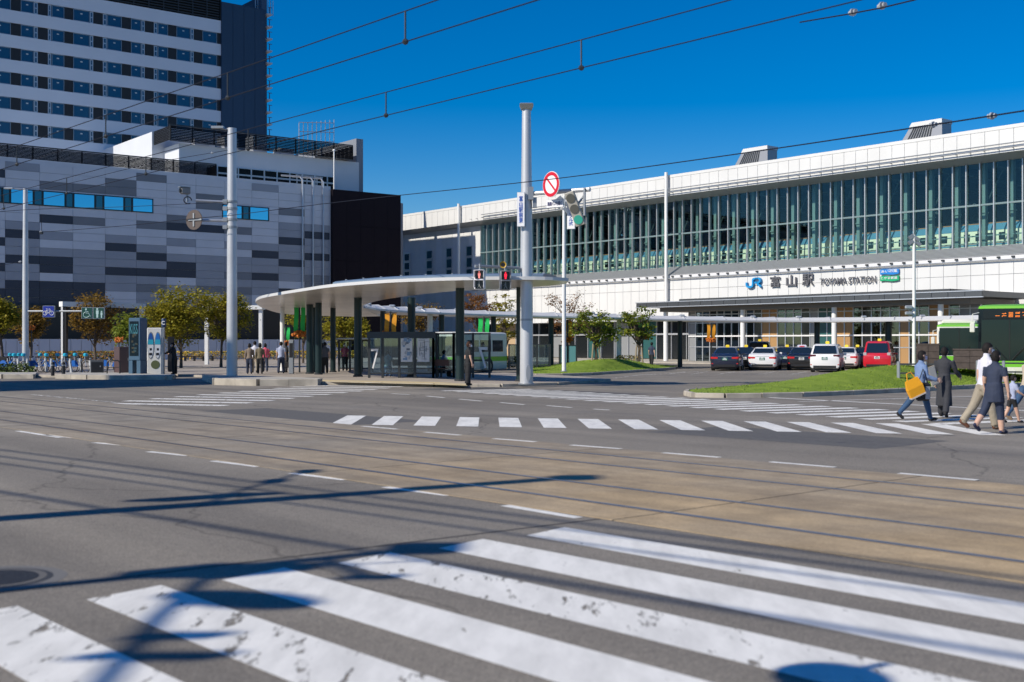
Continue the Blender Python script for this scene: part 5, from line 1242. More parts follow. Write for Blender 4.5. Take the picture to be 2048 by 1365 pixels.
o1, t1 = shade_pole(sp1, 10.6, .20, 'grey pole left of the view throwing the long upper road shadow')
zz1 = 10.6-((sp1-G(335,1003)).length)/SL
MB().cbox((.12,.75,zz1),(.55,.16,.95),.03).build('sign_board', SIGNWHITE, o1)
MB().tube([(0,0,zz1+.2),(.1,.7,zz1+.2)],.04).build('bracket', STEEL, o1)
b = MB()
for dy_, dz_ in ((1.9,.55),(2.8,.75)): b.cbox((-.1,dy_,zz1+dz_),(.2,.42,.14),.02)
b.tube([(0,.6,zz1+.2),(-.1,2.9,zz1+.72)],.03); b.build('bracket_lamps', STEEL, o1)
o2, t2 = shade_pole(sp2, 9.0, .10, 'grey pole left of the view throwing the lower shadow with signal arms')
za2 = 9.0-((sp2-G(430,1138)).length)/SL
b = MB(); b.tube([(0,0,za2),(.05,-1.6,za2),(.25,-3.6,za2)],.05); b.build('signal_arm', POLEM, o2)
b = MB(); b.cbox((0,-.1,za2+.05),(.9,.30,.55),.04); b.build('sign_board', SIGNWHITE, o2)
for dy_, w_ in ((-2.0,.5),(-2.45,.75)): MB().cbox((.45,dy_,za2-.12),(w_,.10,.20),.02).build('hanging_plate', STEEL, o2)
b = MB(); b.disc((.50,-1.05,za2-.05),.50,(0,.42,.91),.04,24); b.tube([(0,-.9,za2-.05),(.6,-1.05,za2-.05)],.03); b.build('round_disc', SIGNWHITE, o2)  # unseen lamp dish, tilted and sized for the oval shadow it casts
zb2 = 9.0-((sp2-G(650,1118)).length)/SL
b = MB(); b.tube([(0,0,zb2),(.55,-.65,zb2-.1)],.05); b.cbox((.6,-.7,zb2-.1),(.4,.12,.16),.02); b.tube([(-.2,-.35,zb2-.2),(1.2,.1,zb2-.3)],.02); b.build('side_bracket', STEEL, o2)
q = G(1660,1352); tc = cast(q.x,q.y,3.7); o3 = thing('road_sign', 'round sign on a short post left of the view shading the bottom edge', 'road sign', (tc.x,tc.y,0)); MB().tube([(0,0,0),(0,0,4.0)],.035,10).build('post', STEELW, o3); MB().disc((0,-.05,3.7),.30,(.75,.45,.35),.03,24).build('plate', SIGNWHITE, o3)
# ------------------------------------------------------------------ trees
def leaf_mat(name, c0, c1, c2):
    m, t, b = node_mat(name); L = t.links.new; g = t.nodes.new('ShaderNodeNewGeometry')
    n = t.nodes.new('ShaderNodeTexNoise'); n.inputs['Scale'].default_value = 3.2; n.inputs['Detail'].default_value = 6; n.inputs['Roughness'].default_value = .75; L(g.outputs['Position'], n.inputs['Vector'])
    r = t.nodes.new('ShaderNodeValToRGB'); e = r.color_ramp.elements; e[0].position = .30; e[0].color = (*c0,1); e[1].position = .70; e[1].color = (*c2,1)
    k = r.color_ramp.elements.new(.5); k.color = (*c1,1); L(n.outputs['Fac'], r.inputs[0]); L(r.outputs[0], b.inputs['Base Color'])
    b.inputs['Roughness'].default_value = .6; b.inputs['Specular IOR Level'].default_value = .3
    tr = t.nodes.new('ShaderNodeBsdfTranslucent'); L(r.outputs[0], tr.inputs[0]); mx = t.nodes.new('ShaderNodeMixShader'); mx.inputs[0].default_value = .32
    L(b.outputs[0], mx.inputs[1]); L(tr.outputs[0], mx.inputs[2]); L(mx.outputs[0], t.nodes['Material Output'].inputs[0]); return m
LF = {'olive': leaf_mat('leaves_olive', (.13,.15,.012), (.30,.27,.022), (.38,.25,.028)), 'green': leaf_mat('leaves_green', (.09,.15,.018), (.20,.25,.028), (.32,.26,.035)),
      'brown': leaf_mat('leaves_brown', (.13,.09,.015), (.24,.15,.025), (.28,.14,.03)), 'rust': leaf_mat('leaves_rust', (.12,.05,.02), (.26,.11,.03), (.30,.19,.03))}
def tree(u, vb, vt, u0, u1, vc, Y, kind, n, label, z0=.1, leaf=.19, seed=1, airy=False):
    n = int(n*(1.0 if airy else 1.35))
    R = random.Random(seed); x = X_(u,Y); zt, zc = Z_(vt,Y), Z_(vc,Y); rx = (u1-u0)/2/F*Y; cx = X_((u0+u1)/2,Y)-x; cz = (zt+zc)/2; rz = (zt-zc)/2
    t = thing('tree', label, 'tree', (x,Y,z0)); b = MB(); h0 = zc-z0
    b.tube([(0,0,0),(.02,.01,h0*.5),(R.uniform(-.06,.06),.02,h0),(cx*.4,0,h0+rz*.7),(cx*.7,.05,h0+rz*1.3)], [.115,.085,.075,.055,.025], 8)
    tips = []
    for i in range(26 if airy else 13):
        a = 2.4*i+R.random()*.5; f = R.uniform(.45,.95); base = Vector((cx*.2,0,h0*.85+R.random()*rz*.7)); rise = R.uniform(-.65,1.0) if airy else R.uniform(-.25,.85)
        tip = Vector((cx+rx*f*cos(a), rx*.85*f*sin(a), cz-z0+rz*rise*sqrt(max(.1,1-f*f*.6)))); mid = base.lerp(tip,.5)+Vector((0,0,.18*rz))
        b.tube([base, mid, tip], [.045,.028,.010], 5); tips.append(tip); tips.append(mid.lerp(tip,.5)+Vector((R.uniform(-.3,.3),R.uniform(-.3,.3),R.uniform(-.1,.3))))
    b.build('trunk', BARK, t, True)
    cl = []
    for i in range(8 if airy else 46):
        d = Vector((R.gauss(0,1),R.gauss(0,1),R.gauss(0,1))).normalized()*(R.random()**.35); zf = d.z
        w = 1.0-.28*max(0,zf)**2-.25*max(0,-zf)
        cl.append((Vector((cx+d.x*rx*.88*w, d.y*rx*.85*w, cz-z0+zf*rz*.88)), R.uniform(.22,.42)*min(rx,rz*1.4)*.8))
    cl += [(p, (.17 if airy else .25)*rx) for p in tips]
    b = MB()
    for i in range(n):
        c, s = R.choice(cl); p = c+Vector((R.gauss(0,1)*s*.6, R.gauss(0,1)*s*.6, R.gauss(0,1)*s*.36)); q = leaf*R.uniform(.55,1.25)
        a = R.random()*6.28; e = R.uniform(-.9,.5); d = Vector((cos(a)*cos(e),sin(a)*cos(e),sin(e))); w = d.cross(Vector((R.uniform(-1,1),R.uniform(-1,1),1.2))).normalized()
        b.add([p, p+d*q*.5+w*q*.36, p+d*q, p+d*q*.5-w*q*.36], [(0,1,2,3)])
    b.build('crown', LF[kind], t); return t
tree(4,747,590,-70,38,688,67,'olive',3600,'olive tree cut by the left edge of the view',seed=1)
tree(61,744,606,22,98,692,71,'brown',2000,'small dark tree half hidden by the far left lamp pole',seed=2)
tree(190,742,585,136,246,692,80,'brown',3000,'brownish tree standing inside the white portal frame',seed=3)
tree(262,741,622,222,304,702,76,'green',2400,'green tree behind the dark blue poster pylon',seed=4)
tree(362,741,562,284,424,695,78,'olive',6200,'largest yellow green tree with a broad crown behind the kiosk',seed=5)
tree(442,742,574,398,505,690,81,'olive',4200,'yellow green tree directly behind the tall left pole',seed=6)
tree(606,735,574,572,648,690,97,'olive',3200,'tree with green banners in front poking above the canopy rim',seed=7)
tree(692,735,622,640,722,700,92,'olive',3000,'tree seen under the canopy between the green columns',seed=8)
tree(738,735,628,712,742,700,96,'olive',900,'slim tree right of the central green column',seed=9)
tree(845,735,602,798,882,664,96,'brown',1900,'brown topped tree rising over the walkway roof behind the map shelter',seed=10)
tree(956,735,582,918,992,660,97,'rust',2100,'russet tree behind the pedestrian signals',seed=11,airy=True)
tree(1012,735,580,978,1036,702,93,'olive',1700,'thin yellowing tree just left of the tall signal pole',seed=12,airy=True)
tree(1140,735,576,1084,1192,690,92,'rust',1900,'sparse russet tree behind the white lamp pole',seed=13,leaf=.15,airy=True)
tm1 = tree(1192,731,622,1142,1240,697,72.5,'green',1900,'green leafy tree on top of the grass mound with support stakes',z0=.68,seed=14,airy=True)
tm2 = tree(1278,727,612,1238,1312,694,80,'green',1700,'green upright tree on the right slope of the grass mound',z0=.5,seed=15,airy=True)
for tmx in (tm1, tm2):
    for dx, dy in ((-.28,-.15),(.26,-.2),(0,.3)): MB().tube([(dx,dy,-.35),(dx*.6,dy*.6,1.05)],.05,6).build('stake', M('stake_wood', (.30,.24,.16), .8), tmx)

# ------------------------------------------------------------------ cars
def bilin(a, b, c, d, u, v): return (a*(1-u)+b*u)*(1-v)+(d*(1-u)+c*u)*v
def car(name, label, u, Y, rz, col, kind, plate=PLATEG, lamp=True, group='cars waiting in the station yard', tail='wide', lampname='yellow'):
    paint = M('car_'+col[0], col[1], .28, coat=.8, spec=.6)
    t = thing(name, label, 'car', (X_(u,Y),Y,0), rz, group)
    if kind == 'sedan':
        Lh, W, zr_ = 2.4, .9, 1.46; st_ = [(-2.42,.72,.40,.62,.80),(-2.38,.82,.28,.66,.98),(-2.28,.875,.22,.66,1.04),(-1.9,.9,.20,.68,1.07),(-1,.9,.2,.70,1.0),(0,.9,.2,.70,.97),(.9,.9,.2,.70,.98),(1.35,.9,.2,.68,.95),(2.0,.87,.22,.62,.84),(2.32,.78,.28,.55,.72),(2.42,.62,.36,.5,.62)]
        gb, gr = (-1.95,1.25,.98,.80), (-1.05,.30,zr_,.60)
    else:
        tall = kind == 'tallvan'; zr_ = 1.86 if tall else 1.68; st_ = [(-2.18,.74,.40,.70,.95),(-2.14,.84,.26,.75,1.02),(-2.02,.85,.22,.78,1.08),(-1,.85,.2,.78,1.06),(0,.85,.2,.76,1.04),(.9,.85,.2,.75,1.02),(1.4,.84,.2,.72,.98),(1.9,.82,.24,.66,.90),(2.12,.72,.30,.55,.75),(2.18,.58,.38,.5,.62)]
        gb, gr = (-2.10,1.70,1.02,.82), (-1.88,.62,zr_,.66)
    sec = lambda y,w,zb,zs_,zt: [(-w*.86,y,zb),(-w*.985,y,zb+.10),(-w,y,zs_),(-w*.975,y,zt-.07),(-w*.90,y,zt),(w*.90,y,zt),(w*.975,y,zt-.07),(w,y,zs_),(w*.985,y,zb+.10),(w*.86,y,zb)]
    body = MB().loft([sec(*s) for s in st_][::-1]).build('body', paint, t, True)
    y0,y1,zb,wb = gb; a0,a1,zt,wt = gr
    def rr(ya,yb,w,z,c): return [(-w+c,ya,z),(w-c,ya,z),(w,ya+c,z),(w,yb-c,z),(w-c,yb,z),(-w+c,yb,z),(-w,yb-c,z),(-w,ya+c,z)]
    cab = MB().loft([rr(y0,y1,wb,zb-.05,.10),rr(y0+.02,y1-.08,wb,zb+.05,.12),rr(a0-.03,a1+.10,wt+.02,zt-.08,.14),rr(a0+.10,a1-.10,wt-.06,zt,.16)]).build('cabin', paint, t, True)
    V = Vector; B = [V((-wb,y0,zb)),V((wb,y0,zb)),V((wb,y1,zb)),V((-wb,y1,zb))]; T_ = [V((-wt,a0,zt-.02)),V((wt,a0,zt-.02)),V((wt,a1,zt-.02)),V((-wt,a1,zt-.02))]
    for nm, i, spans in (('rear_window',0,[(.07,.93,.12,.86)]),('side_window',1,[(.14,.46,.16,.84),(.49,.80,.16,.84)]),('windscreen',2,[(.06,.94,.10,.88)]),('side_window',3,[(.20,.51,.16,.84),(.54,.86,.16,.84)])):
        a, b_, c, d = B[i], B[(i+1)%4], T_[(i+1)%4], T_[i]; n = (b_-a).cross(d-a).normalized()*.022
        for ua, ub, va, vb in spans:
            q = [bilin(a,b_,c,d,*p) for p in ((ua,va),(ub,va),(ub,vb),(ua,vb))]; MB().add([p+n for p in q]+[p-n*.5 for p in q], [(0,1,2,3),(7,6,5,4),(0,4,5,1),(1,5,6,2),(2,6,7,3),(3,7,4,0)]).build(nm, CARGLASS, t)
    yr = st_[0][0]; wz = .31
    for s in (-1,1):
        for yw in (-1.42, 1.42):
            R = Matrix.Translation((s*(W-.10) if kind == 'sedan' else s*.75, yw, wz)) @ Matrix.Rotation(pi/2,4,'Y')
            w_ = MB().lathe([(.22,-.105),(.30,-.11),(.315,-.07),(.315,.07),(.30,.11),(.22,.105)],18,mat4=R).build('wheel', RUBBER, t, True); MB().lathe([(.20,-.112),(.20,.112)],14,mat4=R).build('rim', CHROME, w_)
    for s in (-1,1):
        b = MB()
        if kind == 'sedan': b.cbox((s*.62,yr+.045,.80),(.42,.10,.15),.03); b.box((s*.82,yr+.22,.82),(.10,.30,.12))
        elif kind == 'van': b.cbox((s*.66,yr+.045,.98),(.34,.10,.13),.03); b.box((s*.80,yr+.2,1.0),(.10,.30,.10))
        else: b.cbox((s*.72,yr+.06,1.04),(.22,.12,.20),.03); b.box((s*.80,yr+.25,1.06),(.06,.3,.16))
        b.build('tail_light', REDLIGHT if kind == 'sedan' else M('tail_dark' if kind == 'van' else 'tail_clear', (.10,.02,.03) if kind == 'van' else (.45,.40,.42), .2), t)
        b = MB(); b.cbox((s*(W+.02 if kind=='sedan' else .94),.78,1.06),(.18,.09,.14),.03); b.build('mirror', paint, t)
        MB().box((s*.70,yr+.03,.46),(.22,.04,.06)).build('reflector', REDLIGHT, t)
    b = MB(); b.box((0,yr-.005,.74 if kind == 'sedan' else .82),(.33,.02,.165)); pl_ = b.build('number_plate', plate, t); lettering('52-18' if False else '・・', .03, SIGNWHITE, pl_, (0,yr-.018,.74 if kind=='sedan' else .82), width=.2, depth=.004) if False else None
    b = MB(); zz_ = .74 if kind == 'sedan' else .82
    for i in range(5): b.box((-.10+.05*i,yr-.017,zz_-.02),(.03,.006,.07))
    b.box((0,yr-.017,zz_+.055),(.14,.006,.03)); b.build('plate_digits', SIGNWHITE if plate is PLATEG else BLACK, pl_)
    MB().box((0,yr+.04,.33),(1.3,.08,.14)).build('bumper_insert', BLACK, t); MB().box((0,yr+.03,.885 if kind == 'sedan' else .925),(.85,.03,.025)).build('boot_trim', CHROME, t)
    MB().box((0,-.05,.17),(1.4,4.0,.12)).build('underbody', BLACK, t)
    if lamp:
        b = MB(); b.loft([[(x*.10,y*.07,0) for x,y in ((-1,-1),(1,-1),(1,1),(-1,1))],[(x*.12,y*.07,.10) for x,y in ((-1,-1),(1,-1),(1,1),(-1,1))],[(x*.09,y*.05,.17) for x,y in ((-1,-1),(1,-1),(1,1),(-1,1))]], mat4=Matrix.Translation((0,-.30,zr_-.01)))
        o = b.build('roof_lamp', YELLOW if lampname == 'yellow' else M('lamp_pale', (.62,.60,.70), .4), t)
        if lampname != 'yellow': o.scale = (2.6,1,1); MB().box((0,-.38,zr_+.06),(.12,.02,.06)).build('lamp_mark', SIGNRED, o)
    return t
NAVY, BLK, WHT, RED = ('navy',(.008,.012,.035)), ('black',(.006,.006,.008)), ('white',(.78,.78,.78)), ('red',(.56,.012,.025))
PL_W = M('white_plate', (.7,.7,.7), .5)
car('taxi_car','navy saloon taxi with red tail lights at the left end of the rank',1456,76.5,radians(-15),NAVY,'sedan')
car('taxi_car','dark saloon taxi squeezed behind the navy saloon',1493,81,radians(-15),BLK,'sedan',PL_W)
car('minivan_car','tall black minivan behind the white saloon',1520,89,radians(-15),BLK,'tallvan',PL_W)
car('taxi_car','white saloon taxi with green number plate in the front row',1531,77.5,radians(-17),WHT,'sedan')
car('taxi_car','dark blue saloon half hidden between the white and black taxis',1575,83,radians(-17),NAVY,'sedan')
car('taxi_car','black boxy taxi with a pale roof lamp in the front row',1604,78,radians(-14.5),BLK,'sedan',PL_W,lampname='pale')
car('minivan_car','white minivan taxi with dark rear window in the front row',1656,72.5,radians(-20),WHT,'van')
car('taxi_car','white saloon half hidden behind the white minivan',1694,81,radians(-21),WHT,'sedan')
car('taxi_car','black saloon right of the white minivan',1716,83,radians(-22),BLK,'sedan')
car('minivan_car','bright red minivan at the right end of the taxi rank',1760,77,radians(-22),RED,'tallvan',PL_W)

# ------------------------------------------------------------------ buses
BG_, BWH = M('bus_green', (.17,.50,.03), .35, coat=.4), M('bus_white', (.70,.69,.62), .35)
BDK = M('bus_dark', (.006,.010,.012), .2, spec=.5)
BGL = glass('bus_glass', (.10,.17,.17), .10)
LED = M('led_orange', (.4,.1,.01), .5, emit=(1,.25,.03), estr=1.2)
def bus(label, u, Y, rz, L, Wd, Ht, style, dest=True, hump=False):
    t = thing('bus', label, 'bus', (X_(u,Y),Y,0), rz, 'buses'); w = Wd/2
    def rr(z, ins=0, c=.22, y0=0): return [(-w+ins+c,y0+ins,z),(w-ins-c,y0+ins,z),(w-ins,y0+ins+c,z),(w-ins,L-c,z),(w-c-ins,L-ins,z),(-w+c+ins,L-ins,z),(-w+ins,L-c,z),(-w+ins,y0+ins+c,z)]
    lowm = BWH
    MB().loft([rr(.28,.05),rr(.36),rr(.72)]).build('skirt', BWH, t, True); MB().loft([rr(.722),rr(.98)]).build('green_band', BG_, t, True)
    MB().loft([rr(.985),rr(1.10),rr(Ht-.18,.02)]).build('body', BDK if style == 'dark' else BWH, t, True)
    MB().loft([rr(Ht-.178,.015),rr(Ht-.08,.04),rr(Ht-.02,.16),rr(Ht,.4)]).build('roof', BG_ if style != 'cream' else BWH, t, True)
    ws = MB(); zt = Ht-.66 if dest else Ht-.25
    ws.add([(-w+.14,-.012,1.02),(w-.14,-.012,1.02),(w-.16,.0,zt),(-w+.16,.0,zt)], [(0,1,2,3)]); ws.bx(-w+.14,w-.14,-.01,.02,1.02,1.06); ws.build('windscreen', M('screen_dark', (.004,.016,.018), .08, spec=.45) if style != 'cream' else CARGLASS, t)
    MB().bx(-.012,.012,-.03,-.012,1.05,zt).build('screen_divider', BLACK, t)
    for s in (-1,1):
        b = MB(); b.tube([(s*.1,-.05,1.04),(s*.55,-.06,1.55)],.018,5); b.build('wiper', BLACK, t)
        b = MB(); b.disc((s*(w-.32),-.02,.55),.12,(0,1,0),.04,16); b.disc((s*(w-.62),-.02,.55),.09,(0,1,0),.04,16); b.build('headlight', CHROME, t)
        b = MB(); b.tube([(s*(w-.05),.0,Ht-.35),(s*(w+.18),-.28,Ht-.42),(s*(w+.18),-.32,Ht-.72)],.025,6); b.cbox((s*(w+.18),-.32,Ht-.98),(.20,.12,.42),.03); b.build('mirror', BWH, t)
        n = int((L-1.4)/1.3)
        for k in range(n):
            y = 1.0+k*1.3; b = MB(); x = s*(w+.004); b.add([(x,y,1.25),(x,y+1.15,1.25),(x-s*.015,y+1.15,Ht-.45),(x-s*.015,y,Ht-.45)], [(0,1,2,3) if s > 0 else (3,2,1,0)]); b.build('side_window', CARGLASS, t)
        for y in (1.9 if L > 7 else 1.1, L-2.2):
            R = Matrix.Translation((s*(w-.13),y,.46)) @ Matrix.Rotation(pi/2,4,'Y'); q = MB().lathe([(.28,-.13),(.45,-.14),(.47,-.09),(.47,.09),(.45,.14),(.28,.13)],18,mat4=R).build('wheel', RUBBER, t, True); MB().lathe([(.26,-.14),(.26,.14)],14,mat4=R).build('rim', STEEL, q)
    MB().cbox((0,.0,.30),(Wd-.2,.18,.20),.04).build('bumper', BDK, t); MB().box((0,-.03,.48),(.42,.02,.2)).build('number_plate', PL_W, t)
    if dest:
        d = MB().bx(-w+.22,w-.22,-.02,.03,Ht-.60,Ht-.26).build('destination_sign', BDK, t); r2 = random.Random(u); b = MB()
        x = -.55
        for j in range(5):
            for a in range(6):
                if r2.random() < .62: b.bx(x+.03*a, x+.03*a+.024, -.03,-.021, Ht-.53+.035*(a*7 % 6), Ht-.505+.035*(a*7 % 6))
                b.bx(x, x+.17, -.03,-.021, Ht-.54+.045*(a % 5), Ht-.522+.045*(a % 5)) if r2.random() < .45 else None
            x += .26
        b.build('led_text', LED, d)
    if hump: MB().cbox((0,2.2,Ht+.10),(Wd-.5,3.4,.34),.12).build('roof_unit', BWH, t, True)
    # driver's cab and seats seen through the screen
    b = MB(); b.cbox((.55,.9,1.25),(.5,.2,.9),.05); b.cbox((-.5,1.6,1.2),(.5,.2,.8),.05); b.build('seats', M('seat_grey', (.05,.08,.09), .7), t)
    return t
bus('green topped dark fronted bus cut by the right edge with an orange display',2019,50,radians(-25),10.5,2.5,3.36,'dark')
bus('green and cream bus further back behind the stone walls',1918,69,radians(-21),9.5,2.45,2.86,'green',dest=False,hump=True)
bus('small cream and green bus seen through the shelter glass',884,64,radians(-30),5.4,2.0,2.34,'cream',dest=False)

# ------------------------------------------------------------------ rental bicycles in their docks
BB, BCY = M('bike_blue', (.012,.10,.38), .4), M('bike_cyan', (.02,.42,.60), .4)
def bicycle(name, label, loc, rz, cover=BB, group='rental bicycles in the dock row', dock=True):
    t = thing(name, label, 'bicycle', loc, rz, group)
    for x in (-.50,.50):
        w_ = MB().tube([(x+.31*cos(a),0,.33+.31*sin(a)) for a in [2*pi*k/18 for k in range(19)]],.022,5).build('wheel', RUBBER, t)
        b = MB()
        for k in range(6): a = pi*k/6; b.tube([(x-.30*cos(a),0,.33-.30*sin(a)),(x+.30*cos(a),0,.33+.30*sin(a))],.004,3)
        b.tube([(x,-.05,.33),(x,.05,.33)],.025,6); b.build('spokes', CHROME, w_)
    b = MB(); b.tube([(.50,0,.33),(.40,0,.78),(.36,0,.98)],.022,6); b.tube([(.42,0,.70),(0,0,.34),(-.16,0,.80)],.024,6); b.tube([(-.50,0,.33),(0,0,.34)],.016,6); b.tube([(-.50,0,.33),(-.14,0,.72)],.014,6); b.build('frame', STEELW, t)
    b = MB(); b.tube([(.28,-.28,1.02),(.36,-.1,1.02),(.36,.1,1.02),(.28,.28,1.02)],.016,6); b.build('handlebar', BLACK, t)
    MB().cbox((-.19,0,.86),(.25,.15,.07),.02).build('saddle', BLACK, t)
    if cover:
        b = MB(); n = 10; arc = [(-.50+.35*cos(pi*k/n),.33+.35*sin(pi*k/n)) for k in range(n+1)]; b.add([(x,-.035,z) for x,z in arc]+[(x,.035,z) for x,z in arc], [tuple(range(n+1))[::-1],tuple(range(n+1,2*n+2))]+[(k,k+1,n+2+k,n+1+k) for k in range(n)]+[(n,0,n+1,2*n+1)]); b.build('wheel_cover', cover, t)
        MB().cbox((.46,0,.98),(.20,.22,.18),.04).build('basket', BCY, t)
    if dock:
        b = MB(); b.loft([[(x,-.05,z),(x+wd,-.05,z),(x+wd,.05,z),(x,.05,z)] for x,z,wd in ((.86,0,.13),(.84,.25,.11),(.76,.55,.11),(.80,.78,.08))]); o = b.build('dock_post', M('dock_grey', (.42,.44,.46), .5), t)
    return t
bl = {9:'nearest the left edge',18:'second from the left edge',27:'third from the left edge',36:'just left of the far left pole',68:'just right of the far left pole',80:'left of the first bollard',103:'directly behind the first bollard',118:'between the two bollards',138:'right of the second bollard',160:'by the hoop barrier',222:'alone behind the hoop barrier near the cabinet',247:'hidden beside the poster pylon'}
proto = None
for i, (u, txt) in enumerate(bl.items()):
    p = G(u, 745+(i % 2), .11); lb = f'blue rental bicycle {txt}'
    if proto is None: proto = bicycle('rental_bicycle', lb, p, radians(-28))
    else: dup(proto, p, radians(-28+rng.uniform(-5,5)), lb)
pb = G(1482,741.5); bicycle('parked_bicycle','dark bicycle propped against the navy taxi',(X_(1483,74.6),74.6,0),radians(70),None,None,False)

# ------------------------------------------------------------------ people
def person(label, loc, yaw, Ht, o, pose, vox=.022, group=None, hands=True):
    """o: top, bottom, shoe, hair (materials), sleeve, legs, style, mask, dress; pose in degrees"""
    B_ = MB(); bones = []; bw = o.get('build', 1.0)
    lean = radians(pose.get('lean', 3)); hz = .515; P = Vector
    def torso(x, z, y=0):        # lean forward (+y) about the hips
        dz = z-hz; return P((x, y+dz*sin(lean), hz+dz*cos(lean)))
    ts = [(.455,.070,.056),(.50,.092,.066),(.54,.096,.068),(.60,.082,.060),(.66,.086,.062),(.72,.098,.064),(.775,.104,.060),(.81,.090,.050),(.832,.050,.036),(.85,.034,.033),(.875,.031,.033)]
    n = 14; rings = []
    for z, rx, ry in ts:
        c = torso(0, z); rings.append([c+P((rx*bw*cos(2*pi*k/n), ry*bw*sin(2*pi*k/n), 0)) for k in range(n)])
    B_.loft(rings)
    bones += [(torso(0,.42), torso(0,.535), .09, 'bottom', None), (torso(0,.545), torso(0,.80), .10, 'top', None), (torso(0,.84), torso(0,.87), .03, 'skin', None)]
    for s in (-1,1): bones.append((torso(s*.05,.80), torso(s*.09,.80), .05, 'top', None))
    hc = torso(0,.928)+P((0,.012,0)); hr = (.047,.058,.066)
    B_.sphere(hc, hr, 14, 10); B_.sphere(hc+P((0,.018,-.030)), (.037,.038,.040), 12, 8); B_.sphere(hc+P((0,.058,-.008)), (.009,.014,.014), 8, 6)
    for s in (-1,1): B_.sphere(hc+P((s*.048,-.004,-.006)), (.007,.013,.018), 8, 6)
    bones.append((hc-P((0,0,.02)), hc+P((0,0,.02)), .06, 'skin', None))
    feet = []
    thick = {'trouser': (.066,.052,.046,.044), 'slim': (.062,.046,.042,.030), 'wide': (.072,.066,.064,.066), 'skin': (.058,.042,.038,.024)}[o.get('legshape','trouser')]
    for s, side in ((-1,'l'),(1,'r')):
        a = radians(pose.get('leg_'+side, 0)); k = radians(pose.get('knee_'+side, 3)); hip = P((s*.047,0,.50)); ab = s*.012
        knee = hip+P((ab, sin(a)*.235, -cos(a)*.235)); b2 = a-k; ank = knee+P((ab*.5, sin(b2)*.225, -cos(b2)*.225))
        r = [x*(.6+.4*bw) for x in thick]; B_.tube([hip, hip.lerp(knee,.5), knee, knee.lerp(ank,.35), ank], [r[0],(r[0]+r[1])/2,r[1],r[2],r[3]], 10); B_.sphere(knee, r[1]*.98, 10, 6)
        lg = o.get('legs','long'); f_ = (lambda t: 'bottom') if lg == 'long' else ((lambda t: 'bottom' if t < .45 else 'skin') if lg == 'calf' else (lambda t: 'skin'))
        bones.append((hip, knee, r[1], 'bottom', (lambda t: 'bottom' if t < .75 else 'skin') if lg == 'short' else None)); bones.append((knee, ank, r[2], None, f_))
        ft = radians(pose.get('foot_'+side, 0)); d = P((0, cos(ft), sin(ft))); up = P((0,-sin(ft),cos(ft))); heel = ank-d*.028-up*.022; toe = ank+d*.105-up*.026
        B_.tube([heel-d*.004, heel+d*.03, ank+d*.05-up*.022, toe-d*.02, toe], [.020,.026,.027,.024,.014], 8); bones.append((heel, toe, .03, 'shoe', None)); feet += [heel-up*.026, toe-up*.02]
    wr = []
    for s, side in ((-1,'l'),(1,'r')):
        a = radians(pose.get('arm_'+side, 0)); e = radians(pose.get('elbow_'+side, 12)); ab = radians(pose.get('out_'+side, 9)); sh_ = torso(s*.104*bw,.795)
        d1 = P((s*sin(ab), sin(a)*cos(ab), -cos(a)*cos(ab))); el = sh_+d1*.165; a2 = a+e; d2 = P((s*sin(ab)*.4, sin(a2), -cos(a2))).normalized(); w_ = el+d2*.145
        slv = o.get('sleeve','short'); ru = .036 if slv != 'none' else .030
        B_.tube([sh_, sh_.lerp(el,.55), el], [.038*(.5+.5*bw), ru, .028], 10); B_.sphere(el, .027, 8, 6); B_.tube([el, el.lerp(w_,.4), w_], [.027,.026,.018] if slv != 'long' else [.031,.032,.030], 10)
        bones.append((sh_, el, .034, None, (lambda t: 'top' if t < .68 else 'skin') if slv == 'short' else (lambda t: 'top'))); bones.append((el, w_, .026, None, (lambda t: 'top') if slv == 'long' else (lambda t: 'skin'))); wr.append((w_, d2, s))
    if o.get('dress'):
        hem, wid = o['dress']; n = 16; rr_ = []
        for i in range(7):
            t_ = i/6; z = .60+(hem-.60)*t_; c = P((0, 0, z)) if z < hz else torso(0,z); rx = (.088+(wid-.088)*t_**.8)*bw; ry = rx*(.78 if o.get('flat') else .82)
            rr_.append([c+P((rx*(1+.05*sin(k*2.7)*t_)*cos(2*pi*k/n), ry*(1+.07*sin(k*3.9+1)*t_)*sin(2*pi*k/n)+pose.get('drape',0)*t_, 0)) for k in range(n)])
        B_.loft(rr_[::-1]); bones.append((P((0,0,hem)), P((0,0,.60)), wid, 'dress', None))
    gz = min(p.z for p in feet) if not pose.get('seat') else (min(p.z for p in feet))
    me = B_.mesh('body', SKIN); ob = bpy.data.objects.new('tmp', me); COL.objects.link(ob)
    md = ob.modifiers.new('r', 'REMESH'); md.mode = 'VOXEL'; md.voxel_size = vox/Ht*1.0; md.use_smooth_shade = True
    sm = ob.modifiers.new('s', 'SMOOTH'); sm.factor = .5; sm.iterations = 3
    me2 = bpy.data.meshes.new_from_object(ob.evaluated_get(bpy.context.evaluated_depsgraph_get())); bpy.data.objects.remove(ob); me2.name = 'body'
    me2.materials.clear(); order = ['skin','top','bottom','shoe','dress']
    for k in order: me2.materials.append(SKIN if k == 'skin' else o['top'] if k == 'dress' else o.get(k, o['top']))
    def region(c):
        best, bd = 'skin', 1e9
        for p0, p1, r, nm, fn in bones:
            d = p1-p0; t_ = max(0,min(1,(c-p0).dot(d)/max(d.length_squared,1e-9))); dist = (c-p0-d*t_).length/r
            if nm == 'dress':
                dist = .55 if (c.z > o['dress'][0]-.01 and c.z < .60 and hypot(c.x,c.y-pose.get('drape',0)*.5) < o['dress'][1]*1.5 and abs(c.x) < .11*bw+.03) else 9
            if dist < bd: bd = dist; best = fn(t_) if fn else nm
        return best
    idx = [order.index(region(p.center)) for p in me2.polygons]; me2.polygons.foreach_set('material_index', idx)
